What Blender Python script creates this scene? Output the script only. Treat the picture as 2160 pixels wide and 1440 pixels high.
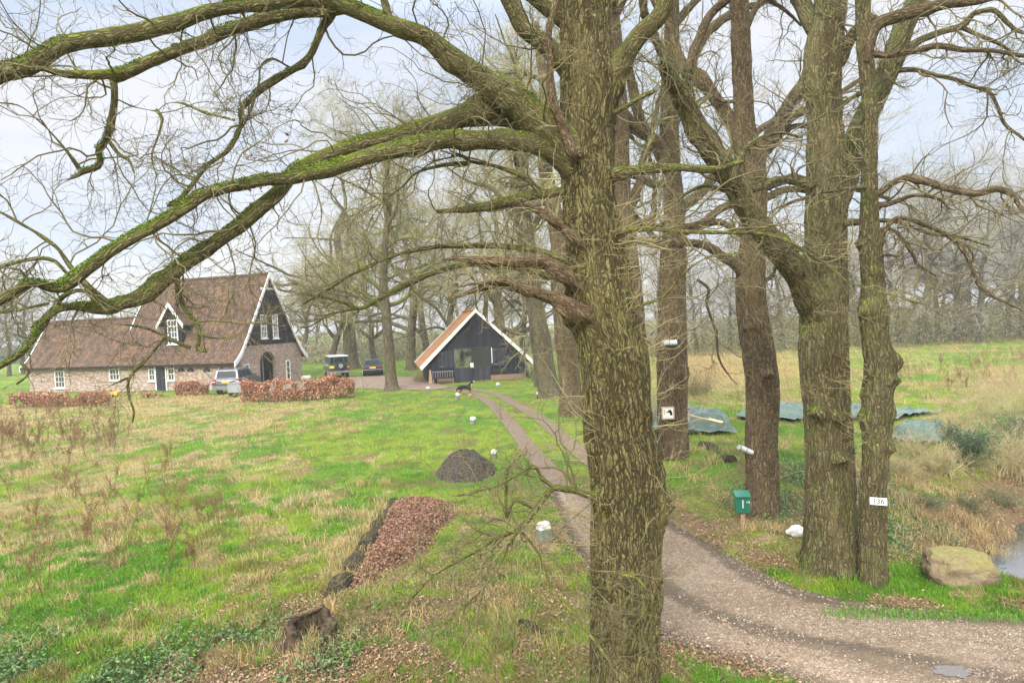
import bpy, bmesh, math, random
import numpy as np
from mathutils import Vector, Matrix
from math import radians as R_, sin, cos, pi, sqrt, atan2

for o in list(bpy.data.objects): bpy.data.objects.remove(o)
scene = bpy.context.scene
COL = scene.collection

# ------------------------------------------------------------------ camera
CAM_H = 4.6; FPX = 1440.0; PITCH = R_(1.91); ROLL = R_(2.5)
C0 = np.array([0.0, 0.0, CAM_H])
_f = np.array([0, cos(PITCH), -sin(PITCH)]); _r0 = np.array([1.0, 0, 0]); _u0 = np.array([0, sin(PITCH), cos(PITCH)])
_r = cos(ROLL)*_r0 - sin(ROLL)*_u0; _u = sin(ROLL)*_r0 + cos(ROLL)*_u0
cd = bpy.data.cameras.new("camera"); cam = bpy.data.objects.new("camera", cd); COL.objects.link(cam)
cd.lens = 24.0; cd.sensor_width = 36.0; cd.clip_start = 0.1; cd.clip_end = 2000
m = Matrix(((_r[0], _u[0], -_f[0], 0), (_r[1], _u[1], -_f[1], 0), (_r[2], _u[2], -_f[2], CAM_H), (0, 0, 0, 1)))
cam.matrix_world = m
scene.camera = cam

# ------------------------------------------------------------------ sky, sun, exposure
SUN_EL, SUN_AZ = R_(32), R_(196)          # azimuth measured clockwise from +Y
w = bpy.data.worlds.new("World"); scene.world = w; w.use_nodes = True
nt = w.node_tree; nt.nodes.clear()
def ND(nt, typ, ins=None, **props):
    n = nt.nodes.new(typ)
    for k, v in props.items(): setattr(n, k, v)
    for k, v in (ins or {}).items():
        s = n.inputs[k]
        if isinstance(v, bpy.types.NodeSocket): nt.links.new(v, s)
        else: s.default_value = v
    return n
wo = ND(nt, 'ShaderNodeOutputWorld')
sky = ND(nt, 'ShaderNodeTexSky', sky_type='NISHITA', sun_disc=False, sun_elevation=SUN_EL, sun_rotation=SUN_AZ, air_density=1.0, dust_density=2.0, ozone_density=2.0)
geo = ND(nt, 'ShaderNodeTexCoord')
sep = ND(nt, 'ShaderNodeSeparateXYZ', {0: geo.outputs['Generated']})
mr = ND(nt, 'ShaderNodeMapRange', {0: sep.outputs[2], 1: 0.40, 2: 0.95, 3: 0.60, 4: 3.8})
mp = ND(nt, 'ShaderNodeMapping', {0: geo.outputs['Generated'], 3: (1.6, 1.6, 5.0)})
nz = ND(nt, 'ShaderNodeTexNoise', {'Vector': mp.outputs[0], 'Scale': 1.7, 'Detail': 6.0, 'Roughness': 0.55})
cr = ND(nt, 'ShaderNodeValToRGB', {0: nz.outputs[0]})
cr.color_ramp.elements[0].position = 0.36; cr.color_ramp.elements[0].color = (0.66, 0.76, 0.93, 1)
cr.color_ramp.elements[1].position = 0.60; cr.color_ramp.elements[1].color = (0.88, 0.90, 0.95, 1)
cl = ND(nt, 'ShaderNodeVectorMath', {0: cr.outputs[0], 3: mr.outputs[0]}, operation='SCALE')
bgA = ND(nt, 'ShaderNodeBackground', {0: sky.outputs[0], 1: 0.05})
bgB = ND(nt, 'ShaderNodeBackground', {0: cl.outputs[0], 1: 1.0})
add = ND(nt, 'ShaderNodeMixShader', {0: .88, 1: bgA.outputs[0], 2: bgB.outputs[0]})
nt.links.new(add.outputs[0], wo.inputs[0])
sl = bpy.data.lights.new("sun", 'SUN'); sl.energy = 2.6; sl.angle = R_(22); sl.color = (1.0, 0.94, 0.83)
sun = bpy.data.objects.new("sun", sl); COL.objects.link(sun)
sd = Vector((sin(SUN_AZ)*cos(SUN_EL), cos(SUN_AZ)*cos(SUN_EL), sin(SUN_EL)))
sun.rotation_euler = sd.to_track_quat('Z', 'Y').to_euler(); sun.location = (0, 0, 60)
scene.view_settings.view_transform = 'Standard'; scene.view_settings.look = 'None'
scene.view_settings.exposure = 0.90; scene.view_settings.gamma = 1.0
scene.cycles.max_bounces = 6; scene.cycles.volume_bounces = 0; scene.cycles.transparent_max_bounces = 6
scene.cycles.diffuse_bounces = 3; scene.cycles.glossy_bounces = 3

# ------------------------------------------------------------------ pixel <-> world (photo is 2160 x 1440)
def px(x, y, d):
    return C0 + d*(_f + _r*(x-1080)/FPX + _u*(720-y)/FPX)
def ray(x, y):
    return _f + _r*(x-1080)/FPX + _u*(720-y)/FPX
def gp(x, y, z=0.0):
    v = ray(x, y); t = (z-CAM_H)/v[2]; return C0 + t*v
def proj(P):
    q = np.asarray(P) - C0; d = q @ _f
    return 1080 + FPX*(q @ _r)/d, 720 - FPX*(q @ _u)/d, d

# ------------------------------------------------------------------ numpy noise
def _h(i, j, k, s):
    n = (i*374761393 + j*668265263 + k*2147483647 + s*974634777) & 0xffffffff
    n = ((n ^ (n >> 13))*1274126177) & 0xffffffff
    return ((n ^ (n >> 16)) & 0xffff)/65535.0
def vnoise(x, y, z=None, seed=0):
    x = np.asarray(x, float); y = np.asarray(y, float); z = np.zeros_like(x) if z is None else np.asarray(z, float)
    xi = np.floor(x).astype(np.int64); yi = np.floor(y).astype(np.int64); zi = np.floor(z).astype(np.int64)
    fx, fy, fz = x-xi, y-yi, z-zi
    fx, fy, fz = [t*t*(3-2*t) for t in (fx, fy, fz)]
    out = 0
    for a in (0, 1):
        for b in (0, 1):
            for c in (0, 1):
                out = out + _h(xi+a, yi+b, zi+c, seed)*(fx if a else 1-fx)*(fy if b else 1-fy)*(fz if c else 1-fz)
    return out
def fbm(x, y, z=None, o=4, seed=0):
    s = 0; a = 0.5; t = 0
    for i in range(o):
        s = s + a*vnoise(np.asarray(x)*2**i, np.asarray(y)*2**i, None if z is None else np.asarray(z)*2**i, seed+i); t += a; a *= .5
    return s/t
def sstep(a, b, x):
    t = np.clip((x-a)/(b-a), 0, 1); return t*t*(3-2*t)

# ------------------------------------------------------------------ object helpers
def tag(o, label=None, cat=None, group=None, kind=None):
    if label: o['label'] = label
    if cat: o['category'] = cat
    if group: o['group'] = group
    if kind: o['kind'] = kind
    return o
def empty(name, loc=(0, 0, 0), rz=0.0):
    o = bpy.data.objects.new(name, None); COL.objects.link(o); o.location = tuple(loc); o.rotation_euler = (0, 0, rz)
    o.empty_display_size = .1
    return o
def np_mesh(name, V, Q=None, T=None, mat=None, parent=None, smooth=True, attrs=None, local=False, uv=None):
    """V (n,3); Q (m,4); T (k,3). Vertices are world coordinates unless local."""
    V = np.asarray(V, np.float64)
    if parent is not None and not local:
        L = np.array(parent.location); a = -parent.rotation_euler.z
        V = V - L
        if a:
            c, s = cos(a), sin(a)
            V = np.stack([V[:, 0]*c - V[:, 1]*s, V[:, 0]*s + V[:, 1]*c, V[:, 2]], 1)
    me = bpy.data.meshes.new(name)
    nq = 0 if Q is None else len(Q); ntr = 0 if T is None else len(T)
    loops = np.concatenate(([np.asarray(Q, np.int32).ravel()] if nq else []) + ([np.asarray(T, np.int32).ravel()] if ntr else []))
    tot = np.concatenate([np.full(nq, 4, np.int32), np.full(ntr, 3, np.int32)])
    st = np.concatenate([[0], np.cumsum(tot)[:-1]]).astype(np.int32)
    me.vertices.add(len(V)); me.vertices.foreach_set('co', V.astype(np.float32).ravel())
    me.loops.add(len(loops)); me.loops.foreach_set('vertex_index', loops.astype(np.int32))
    me.polygons.add(nq+ntr); me.polygons.foreach_set('loop_start', st); me.polygons.foreach_set('loop_total', tot)
    me.polygons.foreach_set('use_smooth', np.full(nq+ntr, smooth))
    for k, (typ, arr) in (attrs or {}).items():
        a = me.attributes.new(k, typ, 'POINT')
        a.data.foreach_set('color' if 'COLOR' in typ else ('vector' if 'VECTOR' in typ else 'value'), np.asarray(arr, np.float32).ravel())
    me.update(); me.validate()
    if mat is not None: me.materials.append(mat)
    o = bpy.data.objects.new(name, me); COL.objects.link(o)
    if parent is not None: o.parent = parent
    return o

class MB:
    """collects boxes, prisms and tubes in local coordinates; build() links ONE mesh"""
    def __init__(s): s.v = []; s.f = []
    def add(s, vs, fs):
        n = len(s.v); s.v += [tuple(map(float, v)) for v in vs]; s.f += [tuple(i+n for i in f) for f in fs]; return s
    def box(s, x0, x1, y0, y1, z0, z1):
        return s.add([(x0, y0, z0), (x1, y0, z0), (x1, y1, z0), (x0, y1, z0), (x0, y0, z1), (x1, y0, z1), (x1, y1, z1), (x0, y1, z1)],
                     [(0, 3, 2, 1), (4, 5, 6, 7), (0, 1, 5, 4), (1, 2, 6, 5), (2, 3, 7, 6), (3, 0, 4, 7)])
    def hexa(s, pts):
        return s.add(pts, [(0, 3, 2, 1), (4, 5, 6, 7), (0, 1, 5, 4), (1, 2, 6, 5), (2, 3, 7, 6), (3, 0, 4, 7)])
    def prism(s, poly, axis, a, b):
        """poly: 2D points; extruded along axis from a to b"""
        def P(p, t):
            return {'x': (t, p[0], p[1]), 'y': (p[0], t, p[1]), 'z': (p[0], p[1], t)}[axis]
        n = len(poly)
        return s.add([P(p, a) for p in poly] + [P(p, b) for p in poly],
                     [tuple(range(n))[::-1], tuple(range(n, 2*n))] + [(i, (i+1) % n, n+(i+1) % n, n+i) for i in range(n)])
    def cyl(s, c, r, h, axis='z', n=16, r2=None):
        r2 = r if r2 is None else r2; vs = []
        for k, (t, rr) in enumerate(((0, r), (h, r2))):
            for i in range(n):
                a = 2*pi*i/n; p, q = rr*cos(a), rr*sin(a)
                vs.append({'z': (c[0]+p, c[1]+q, c[2]+t), 'x': (c[0]+t, c[1]+p, c[2]+q), 'y': (c[0]+p, c[1]+t, c[2]+q)}[axis])
        return s.add(vs, [tuple(range(n))[::-1], tuple(range(n, 2*n))] + [(i, (i+1) % n, n+(i+1) % n, n+i) for i in range(n)])
    def bar(s, a, b, w, h=None):
        a = Vector(a); b = Vector(b); d = (b-a).normalized(); h = h or w
        up = Vector((0, 0, 1)) if abs(d.z) < .95 else Vector((1, 0, 0))
        x = d.cross(up).normalized()*w/2; y = x.cross(d).normalized()*h/2
        return s.hexa([a-x-y, a+x-y, a+x+y, a-x+y, b-x-y, b+x-y, b+x+y, b-x+y])
    def build(s, name, mat, parent=None, bevel=0, smooth=False, seg=2, recalc=True):
        me = bpy.data.meshes.new(name); me.from_pydata(s.v, [], s.f)
        if recalc:
            bm = bmesh.new(); bm.from_mesh(me); bmesh.ops.recalc_face_normals(bm, faces=bm.faces); bm.to_mesh(me); bm.free()
        box_uv(me)
        me.materials.append(mat)
        o = bpy.data.objects.new(name, me); COL.objects.link(o)
        if parent is not None: o.parent = parent
        if bevel:
            b = o.modifiers.new('bevel', 'BEVEL'); b.width = bevel; b.segments = seg; b.limit_method = 'ANGLE'; b.angle_limit = R_(35)
        if smooth:
            me.polygons.foreach_set('use_smooth', [True]*len(me.polygons))
        return o
def box_uv(me):
    uv = me.uv_layers.new(name='UVMap')
    for p in me.polygons:
        n = p.normal; ax, ay, az = abs(n.x), abs(n.y), abs(n.z)
        for li in p.loop_indices:
            c = me.vertices[me.loops[li].vertex_index].co
            if az > .97: q = (c.x, c.y)
            elif ax > ay: q = (c.y, c.z/max(.25, sqrt(1-n.z*n.z)))
            else: q = (c.x, c.z/max(.25, sqrt(1-n.z*n.z)))
            uv.data[li].uv = q

# ------------------------------------------------------------------ materials
def newmat(name, rough=.8, spec=.3, metal=0.0, color=(.5, .5, .5)):
    mt = bpy.data.materials.new(name); mt.use_nodes = True; nt = mt.node_tree; b = nt.nodes['Principled BSDF']
    b.inputs['Roughness'].default_value = rough; b.inputs['Metallic'].default_value = metal
    b.inputs['Specular IOR Level'].default_value = spec; b.inputs['Base Color'].default_value = (*color, 1)
    return mt, nt, b
def ramp(nt, fac, stops, interp='LINEAR'):
    r = ND(nt, 'ShaderNodeValToRGB', {0: fac}); e = r.color_ramp.elements; r.color_ramp.interpolation = interp
    while len(e) < len(stops): e.new(.5)
    for i, (p, c) in enumerate(stops):
        e[i].position = p; e[i].color = (*c, 1) if len(c) == 3 else c
    return r.outputs[0]
def mix(nt, f, a, b, blend='MIX'):
    n = nt.nodes.new('ShaderNodeMix'); n.data_type = 'RGBA'; n.blend_type = blend
    for k, v in ((0, f), (6, a), (7, b)):
        if isinstance(v, bpy.types.NodeSocket): nt.links.new(v, n.inputs[k])
        else: n.inputs[k].default_value = (*v, 1) if k > 0 and len(v) == 3 else v
    return n.outputs[2]
def math_(nt, op, a, b=0.0, c=None, clamp=False):
    d = {0: a, 1: b}
    if c is not None: d[2] = c
    return ND(nt, 'ShaderNodeMath', d, operation=op, use_clamp=clamp).outputs[0]
def noise(nt, vec, sc, det=4, rough=.55, dist=0.0):
    return ND(nt, 'ShaderNodeTexNoise', {'Vector': vec, 'Scale': sc, 'Detail': det, 'Roughness': rough, 'Distortion': dist}).outputs[0]
def scale3(nt, vec, s):
    return ND(nt, 'ShaderNodeMapping', {0: vec, 3: s}).outputs[0]
def bump(nt, b, h, strength=.5, dist=.02):
    n = ND(nt, 'ShaderNodeBump', {'Height': h, 'Strength': strength, 'Distance': dist}); nt.links.new(n.outputs[0], b.inputs['Normal']); return n
def objc(nt): return ND(nt, 'ShaderNodeTexCoord').outputs['Object']
def plain(name, color, var=.25, sc=6.0, rough=.7, bumpd=0.0, metal=0.0, spec=.3, stretch=(1, 1, 1)):
    mt, nt, b = newmat(name, rough, spec, metal, color)
    v = scale3(nt, objc(nt), stretch); n = noise(nt, v, sc, 5, .6)
    c0 = tuple(c*(1-var) for c in color); c1 = tuple(min(1, c*(1+var)) for c in color)
    nt.links.new(ramp(nt, n, [(.3, c0), (.7, c1)]), b.inputs['Base Color'])
    if bumpd: bump(nt, b, n, .6, bumpd)
    return mt
def colattr(name, rough=.7, spec=.2, trans=False, both=True):
    mt, nt, b = newmat(name, rough, spec)
    a = ND(nt, 'ShaderNodeAttribute', attribute_name='col')
    nt.links.new(a.outputs['Color'], b.inputs['Base Color'])
    if trans:
        tr = ND(nt, 'ShaderNodeBsdfTranslucent', {0: a.outputs['Color']}); ms = ND(nt, 'ShaderNodeMixShader', {0: .3, 1: b.outputs[0], 2: tr.outputs[0]})
        nt.links.new(ms.outputs[0], nt.nodes['Material Output'].inputs[0])
    return mt
def bark(name, ridge, ridge2, furrow, moss, mossk=0.5, freq=22.0, mossbias=0.0, depth=.035):
    """oak bark: long interlaced ridges in the trunk's own coordinates, moss where the surface faces up or in patches"""
    mt, nt, b = newmat(name, .9, .15)
    a = ND(nt, 'ShaderNodeAttribute', attribute_name='bc').outputs['Vector']
    d = ND(nt, 'ShaderNodeTexNoise', {'Vector': a, 'Scale': 5.0, 'Detail': 3.0})
    dv = ND(nt, 'ShaderNodeVectorMath', {0: d.outputs['Color'], 1: (.11, .11, .22)}, operation='MULTIPLY').outputs[0]
    av = ND(nt, 'ShaderNodeVectorMath', {0: a, 1: dv}, operation='ADD').outputs[0]
    v = scale3(nt, av, (1, 1, .115))
    na = noise(nt, v, freq*.62, 3, .55, .3); nb = noise(nt, scale3(nt, av, (1, 1, .2)), freq*1.25, 3, .6, .5)
    ab = lambda q: math_(nt, 'ABSOLUTE', math_(nt, 'SUBTRACT', q, .5))
    vq = ND(nt, 'ShaderNodeTexVoronoi', {'Vector': scale3(nt, av, (1, 1, .17)), 'Scale': freq*.8}, feature='DISTANCE_TO_EDGE').outputs['Distance']
    vo = math_(nt, 'MINIMUM', math_(nt, 'MULTIPLY', ab(na), 3.0), math_(nt, 'MINIMUM', math_(nt, 'MULTIPLY_ADD', ab(nb), 3.0, .06), math_(nt, 'MULTIPLY', vq, 1.15)))
    n1 = noise(nt, scale3(nt, av, (1, 1, .35)), freq*2.2, 6, .7)
    n2 = noise(nt, a, 2.2, 5, .6)
    rid = ND(nt, 'ShaderNodeMapRange', {0: vo, 1: 0.01, 2: .24, 3: 0.0, 4: 1.0}, interpolation_type='SMOOTHSTEP').outputs[0]
    rr = math_(nt, 'MULTIPLY', rid, ND(nt, 'ShaderNodeMapRange', {0: n1, 1: .25, 2: .7, 3: .35, 4: 1.0}).outputs[0])
    c = mix(nt, n2, ridge, ridge2)
    n5 = noise(nt, scale3(nt, a, (1, 1, .35)), 1.6, 5, .7); n6 = noise(nt, scale3(nt, a, (1, 1, .5)), 2.4, 4, .65, .4)
    c = mix(nt, ND(nt, 'ShaderNodeMapRange', {0: n5, 1: .55, 2: .66, 3: 0, 4: .55}).outputs[0], c, (ridge[0]*.80, ridge[1]*.62, ridge[2]*.55))
    c = mix(nt, ND(nt, 'ShaderNodeMapRange', {0: n6, 1: .56, 2: .66, 3: 0, 4: .5}).outputs[0], c, (ridge[0]*.72, ridge[1]*.95, ridge[2]*.40))
    c = mix(nt, ND(nt, 'ShaderNodeMapRange', {0: n6, 1: .30, 2: .42, 3: .3, 4: 0}).outputs[0], c, (ridge[0]*.38, ridge[1]*.36, ridge[2]*.34))
    c = mix(nt, ND(nt, 'ShaderNodeMapRange', {0: n1, 1: .35, 2: .60}).outputs[0], mix(nt, .62, c, furrow), c)
    g = ND(nt, 'ShaderNodeNewGeometry'); gz = ND(nt, 'ShaderNodeSeparateXYZ', {0: g.outputs['Normal']}).outputs
    up = math_(nt, 'ADD', math_(nt, 'MULTIPLY', gz[2], .75), math_(nt, 'MULTIPLY', gz[0], -.12))
    n3 = noise(nt, a, 1.3, 6, .65)
    ms = math_(nt, 'ADD', up, math_(nt, 'MULTIPLY_ADD', n3, 2.6, -1.55+mossbias))
    ms = math_(nt, 'MULTIPLY', ND(nt, 'ShaderNodeMapRange', {0: ms, 1: 0.0, 2: .7}).outputs[0], mossk)
    mossc = mix(nt, noise(nt, a, 16, 4, .6), tuple(q*.55 for q in moss), tuple(min(1, q*1.45) for q in moss))
    c = mix(nt, ms, c, mossc)
    rr = math_(nt, 'ADD', rr, math_(nt, 'MULTIPLY_ADD', n5, -.9, .40))
    c = mix(nt, ND(nt, 'ShaderNodeMapRange', {0: rr, 1: .0, 2: .31}).outputs[0], mix(nt, .12, furrow, c), c)
    nt.links.new(c, b.inputs['Base Color'])
    h = math_(nt, 'ADD', rr, math_(nt, 'MULTIPLY', n1, .25))
    h = math_(nt, 'ADD', h, math_(nt, 'MULTIPLY', noise(nt, scale3(nt, av, (1, 1, .5)), freq*6, 4, .7), .25))
    bump(nt, b, h, 1.0, depth*1.3)
    return mt

M = {}
M['bark_main'] = bark('oak_bark_olive', (.40, .32, .15), (.33, .29, .10), (.024, .016, .008), (.22, .25, .035), .8, 23, .12)
M['bark_limb'] = bark('oak_bark_mossy', (.47, .41, .20), (.38, .36, .13), (.075, .057, .028), (.27, .38, .015), 1.0, 34, .36, .03)
M['bark_brown'] = bark('oak_bark_brown', (.35, .26, .145), (.29, .215, .115), (.045, .030, .017), (.20, .22, .035), .7, 22, -.05)
M['bark_green'] = bark('oak_bark_algae', (.35, .28, .14), (.28, .27, .11), (.045, .032, .017), (.18, .27, .02), .9, 22, .16)
M['bark_far'] = bark('oak_bark_far', (.21, .175, .105), (.18, .165, .09), (.055, .045, .028), (.13, .16, .05), .6, 9, 0, .03)
M['deadwood'] = bark('dead_wood', (.52, .41, .25), (.46, .33, .19), (.08, .045, .025), (.2, .2, .06), .25, 34, -.2, .03)
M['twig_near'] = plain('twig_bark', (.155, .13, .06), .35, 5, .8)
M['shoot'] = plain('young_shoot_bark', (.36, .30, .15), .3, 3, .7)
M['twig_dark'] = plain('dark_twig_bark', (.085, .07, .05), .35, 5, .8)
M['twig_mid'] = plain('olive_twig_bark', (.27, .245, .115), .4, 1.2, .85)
M['twig_far'] = plain('mist_paled_twig_bark', (.33, .31, .25), .3, .3, .9)  # far twigs: fading by mist is put into this pale colour
M['blade'] = colattr('grass_blade', .6, .25, True)
M['leaf'] = colattr('dry_leaf', .65, .25)
M['green_leaf'] = colattr('evergreen_leaf', .4, .4)

# ------------------------------------------------------------------ tubes
def _nrm(a): return a/np.maximum(np.linalg.norm(a, axis=-1, keepdims=True), 1e-9)
class TB:
    """batches of tapered tubes -> one mesh"""
    def __init__(s): s.g = {}
    def add(s, P, Rd, sides):
        P = np.asarray(P, float); Rd = np.asarray(Rd, float)
        if P.ndim == 2: P = P[None]; Rd = Rd[None]
        s.g.setdefault((P.shape[1], sides), []).append((P, Rd)); return s
    def count(s): return sum(a.shape[0]*(k[0]-1)*k[1] for k, l in s.g.items() for a, _ in l)
    def arrays(s, disp=None):
        Vs, Qs, BC = [], [], []; off = 0
        for (n, k), lst in s.g.items():
            P = np.concatenate([a for a, _ in lst]); Rd = np.concatenate([b for _, b in lst]); B = len(P)
            T = np.empty_like(P); T[:, 1:-1] = P[:, 2:]-P[:, :-2]; T[:, 0] = P[:, 1]-P[:, 0]; T[:, -1] = P[:, -1]-P[:, -2]; T = _nrm(T)
            ref = np.where(np.abs(T[:, 0, 2:3]) > .8, np.array([[1.0, 0, 0]]), np.array([[0, 0, 1.0]]))
            U = np.empty_like(P); u = _nrm(np.cross(T[:, 0], ref))
            for i in range(n):
                u = _nrm(u - (u*T[:, i]).sum(-1, keepdims=True)*T[:, i]); U[:, i] = u
            W = np.cross(T, U)
            th = np.arange(k)*2*pi/k
            S = np.concatenate([np.zeros((B, 1)), np.cumsum(np.linalg.norm(P[:, 1:]-P[:, :-1], axis=-1), 1)], 1)
            Rr = np.repeat(Rd[:, :, None], k, 2)
            c, sn = np.cos(th)[None, None], np.sin(th)[None, None]
            bc = np.stack([Rr*c, Rr*sn, np.repeat(S[:, :, None], k, 2)], -1)
            if disp is not None: Rr = Rr + disp(bc, Rr, S, th)
            V = P[:, :, None] + U[:, :, None]*(Rr*c)[..., None] + W[:, :, None]*(Rr*sn)[..., None]
            b0 = (np.arange(B)*n*k)[:, None, None]; i0 = (np.arange(n-1)*k)[None, :, None]; j = np.arange(k)[None, None]; j1 = (j+1) % k
            Q = np.stack([b0+i0+j, b0+i0+j1, b0+i0+k+j1, b0+i0+k+j], -1).reshape(-1, 4) + off
            Vs.append(V.reshape(-1, 3)); Qs.append(Q); BC.append(bc.reshape(-1, 3)); off += B*n*k
        return np.concatenate(Vs), np.concatenate(Qs), np.concatenate(BC)
    def build(s, name, mat, parent=None, disp=None, bc=True):
        V, Q, B = s.arrays(disp)
        return np_mesh(name, V, Q, None, mat, parent, True, {'bc': ('FLOAT_VECTOR', B)} if bc else None)
def catmull(P, n):
    P = np.asarray(P, float); m = len(P)
    if m == 2: t = np.linspace(0, 1, n)[:, None]; return P[0]*(1-t)+P[1]*t
    seg = np.linalg.norm(np.diff(P[:, :3], axis=0), axis=1); s = np.concatenate([[0], np.cumsum(seg)]); tt = np.linspace(0, s[-1], n)
    out = np.empty((n, P.shape[1]))
    E = np.vstack([2*P[0]-P[1], P, 2*P[-1]-P[-2]])
    idx = np.clip(np.searchsorted(s, tt, 'right')-1, 0, m-2); f = ((tt-s[idx])/np.maximum(seg[idx], 1e-9))[:, None]
    p0, p1, p2, p3 = E[idx], E[idx+1], E[idx+2], E[idx+3]
    return .5*((2*p1)+(-p0+p2)*f+(2*p0-5*p1+4*p2-p3)*f**2+(-p0+3*p1-3*p2+p3)*f**3)
def trace(pts, step=.05, wob=.0, seed=0, nmin=6):
    """pts: (x, y, width) or (x, y, width, depth) photo pixels -> smooth polyline + radii in metres"""
    A = []
    d = pts[0][3]
    ds = [p[3] if len(p) > 3 else None for p in pts]
    kn = [i for i, q in enumerate(ds) if q is not None]
    dd = np.interp(np.arange(len(pts)), kn, [ds[i] for i in kn])
    for p, q in zip(pts, dd):
        w = px(p[0], p[1], q); A.append([*w, p[2]*q/FPX/2])
    A = np.array(A); L = np.linalg.norm(np.diff(A[:, :3], axis=0), axis=1).sum()
    n = max(nmin, int(L/step)); C = catmull(A, n)
    if wob:
        s = np.linspace(0, L, n)
        for k in range(3): C[:, k] += wob*(fbm(s*2.2, s*0+k*17.3+seed*3.1, o=3, seed=seed)-.5)*2
    return C[:, :3], np.maximum(C[:, 3], .0015)
def resample(P, Rd, n):
    s = np.linspace(0, 1, len(P)); t = np.linspace(0, 1, n)
    return np.stack([np.interp(t, s, P[:, k]) for k in range(3)], 1), np.interp(t, s, Rd)
def grow(rng, S, D, L, R, N, wig, up, tip=.3, gnarl=1.0):
    B = len(S); P = np.empty((B, N, 3)); P[:, 0] = S; D = _nrm(D); st = (L/(N-1))[:, None]
    for i in range(1, N):
        D = _nrm(D + rng.normal(0, wig, (B, 3)) + np.array([0, 0, 1.0])*up*(np.ones((B, 1))))
        P[:, i] = P[:, i-1] + D*st
    t = np.linspace(0, 1, N)[None]
    return P, R[:, None]*(1-(1-tip)*t)
def spawn(rng, P, Rd, k, t0, t1, a0, a1, bias=0.0):
    B, N = Rd.shape; idx = np.repeat(np.arange(B), k); t = rng.uniform(t0, t1, len(idx)); x = t*(N-1); j = np.minimum(x.astype(int), N-2); f = (x-j)[:, None]
    pos = P[idx, j]*(1-f)+P[idx, j+1]*f; T = _nrm(P[idx, j+1]-P[idx, j]); r = Rd[idx, j]*(1-f[:, 0])+Rd[idx, j+1]*f[:, 0]
    q = rng.normal(0, 1, (len(idx), 3)); q[:, 2] += bias; q = _nrm(q-(q*T).sum(-1, keepdims=True)*T)
    a = rng.uniform(a0, a1, len(idx))[:, None]
    return pos, T*np.cos(a)+q*np.sin(a), r, t
def twigs(tb, rng, P, Rd, levels, stop=None):
    """levels: dicts k, len, N, wig, up, rmax, rf, sides, (t0, t1, a0, a1, bias)"""
    out = []
    for lv in levels:
        pos, D, r, t = spawn(rng, P, Rd, lv['k'], lv.get('t0', .15), lv.get('t1', 1.0), lv.get('a0', .5), lv.get('a1', 1.2), lv.get('bias', 0))
        L = lv['len']*rng.uniform(.45, 1.25, len(pos))*(1.15-.5*t)
        Rr = np.minimum(np.minimum(r*lv.get('rf', .6), lv['rmax']*rng.uniform(.6, 1.1, len(pos))), r)
        Rr = np.maximum(Rr, lv.get('rmin', .0015))
        P, Rd = grow(rng, pos, D, L, Rr, lv['N'], lv['wig'], lv['up'], lv.get('tip', .35))
        if lv.get('keep') is not None:
            m_ = lv['keep'](P); P, Rd = P[m_], Rd[m_]
        tb.add(P, Rd, lv['sides']); out.append((P, Rd))
    return out
def inview(margin=250, dmin=2.5):
    def f(P):
        q = P[:, 0] - C0; d = q @ _f; x = 1080+FPX*(q @ _r)/np.maximum(d, .1); y = 720-FPX*(q @ _u)/np.maximum(d, .1)
        return (d > dmin) & (x > -margin) & (x < 2160+margin) & (y > -margin-200) & (y < 1440+margin)
    return f

# ================================================================== GROUND
def poly_world(pts, z=0.0): return np.array([gp(x, y, z)[:2] for x, y in pts])
TR_L = catmull(poly_world([(700, 812), (800, 814), (870, 817), (940, 820), (1000, 832), (1035, 850), (1065, 880), (1090, 910), (1112, 940), (1140, 972), (1168, 1008), (1192, 1045), (1215, 1095), (1240, 1150)]), 160)
TR_R = catmull(poly_world([(860, 811), (920, 813), (985, 820), (1045, 831), (1080, 848), (1112, 866), (1142, 885), (1172, 910), (1202, 935), (1230, 958), (1265, 988), (1302, 1022), (1340, 1060), (1372, 1095)]), 160)
DR_I = catmull(poly_world([(1160, 1030), (1187, 1095), (1220, 1165), (1262, 1235), (1320, 1295), (1395, 1343), (1450, 1366), (1520, 1388), (1600, 1412), (1700, 1450), (1850, 1520), (2200, 1700)]), 150)
DR_O = catmull(poly_world([(1322, 1035), (1360, 1068), (1415, 1102), (1480, 1138), (1540, 1170), (1600, 1204), (1670, 1236), (1760, 1261), (1860, 1278), (1980, 1290), (2150, 1298), (2700, 1312)]), 150)
YARD = poly_world([(560, 812), (640, 800), (700, 797), (800, 794), (872, 796), (905, 806), (945, 818), (900, 823), (745, 819), (640, 826), (560, 832)])
DRIVE = np.vstack([DR_I, DR_O[::-1]])
def inpoly(x, y, P):
    x = np.asarray(x); c = np.zeros(x.shape, bool); j = len(P)-1
    for i in range(len(P)):
        xi, yi = P[i]; xj, yj = P[j]
        if yi != yj:
            c ^= ((yi > y) != (yj > y)) & (x < (xj-xi)*(y-yi)/(yj-yi)+xi)
        j = i
    return c
def pldist(x, y, P, step=3):
    Q = P[::step]; d = np.full(np.asarray(x).shape, 1e9)
    for i in range(len(Q)-1):
        a, b = Q[i], Q[i+1]; ab = b-a; t = np.clip(((x-a[0])*ab[0]+(y-a[1])*ab[1])/(ab@ab+1e-9), 0, 1)
        d = np.minimum(d, np.hypot(x-a[0]-t*ab[0], y-a[1]-t*ab[1]))
    return d
HALF = .33
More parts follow.
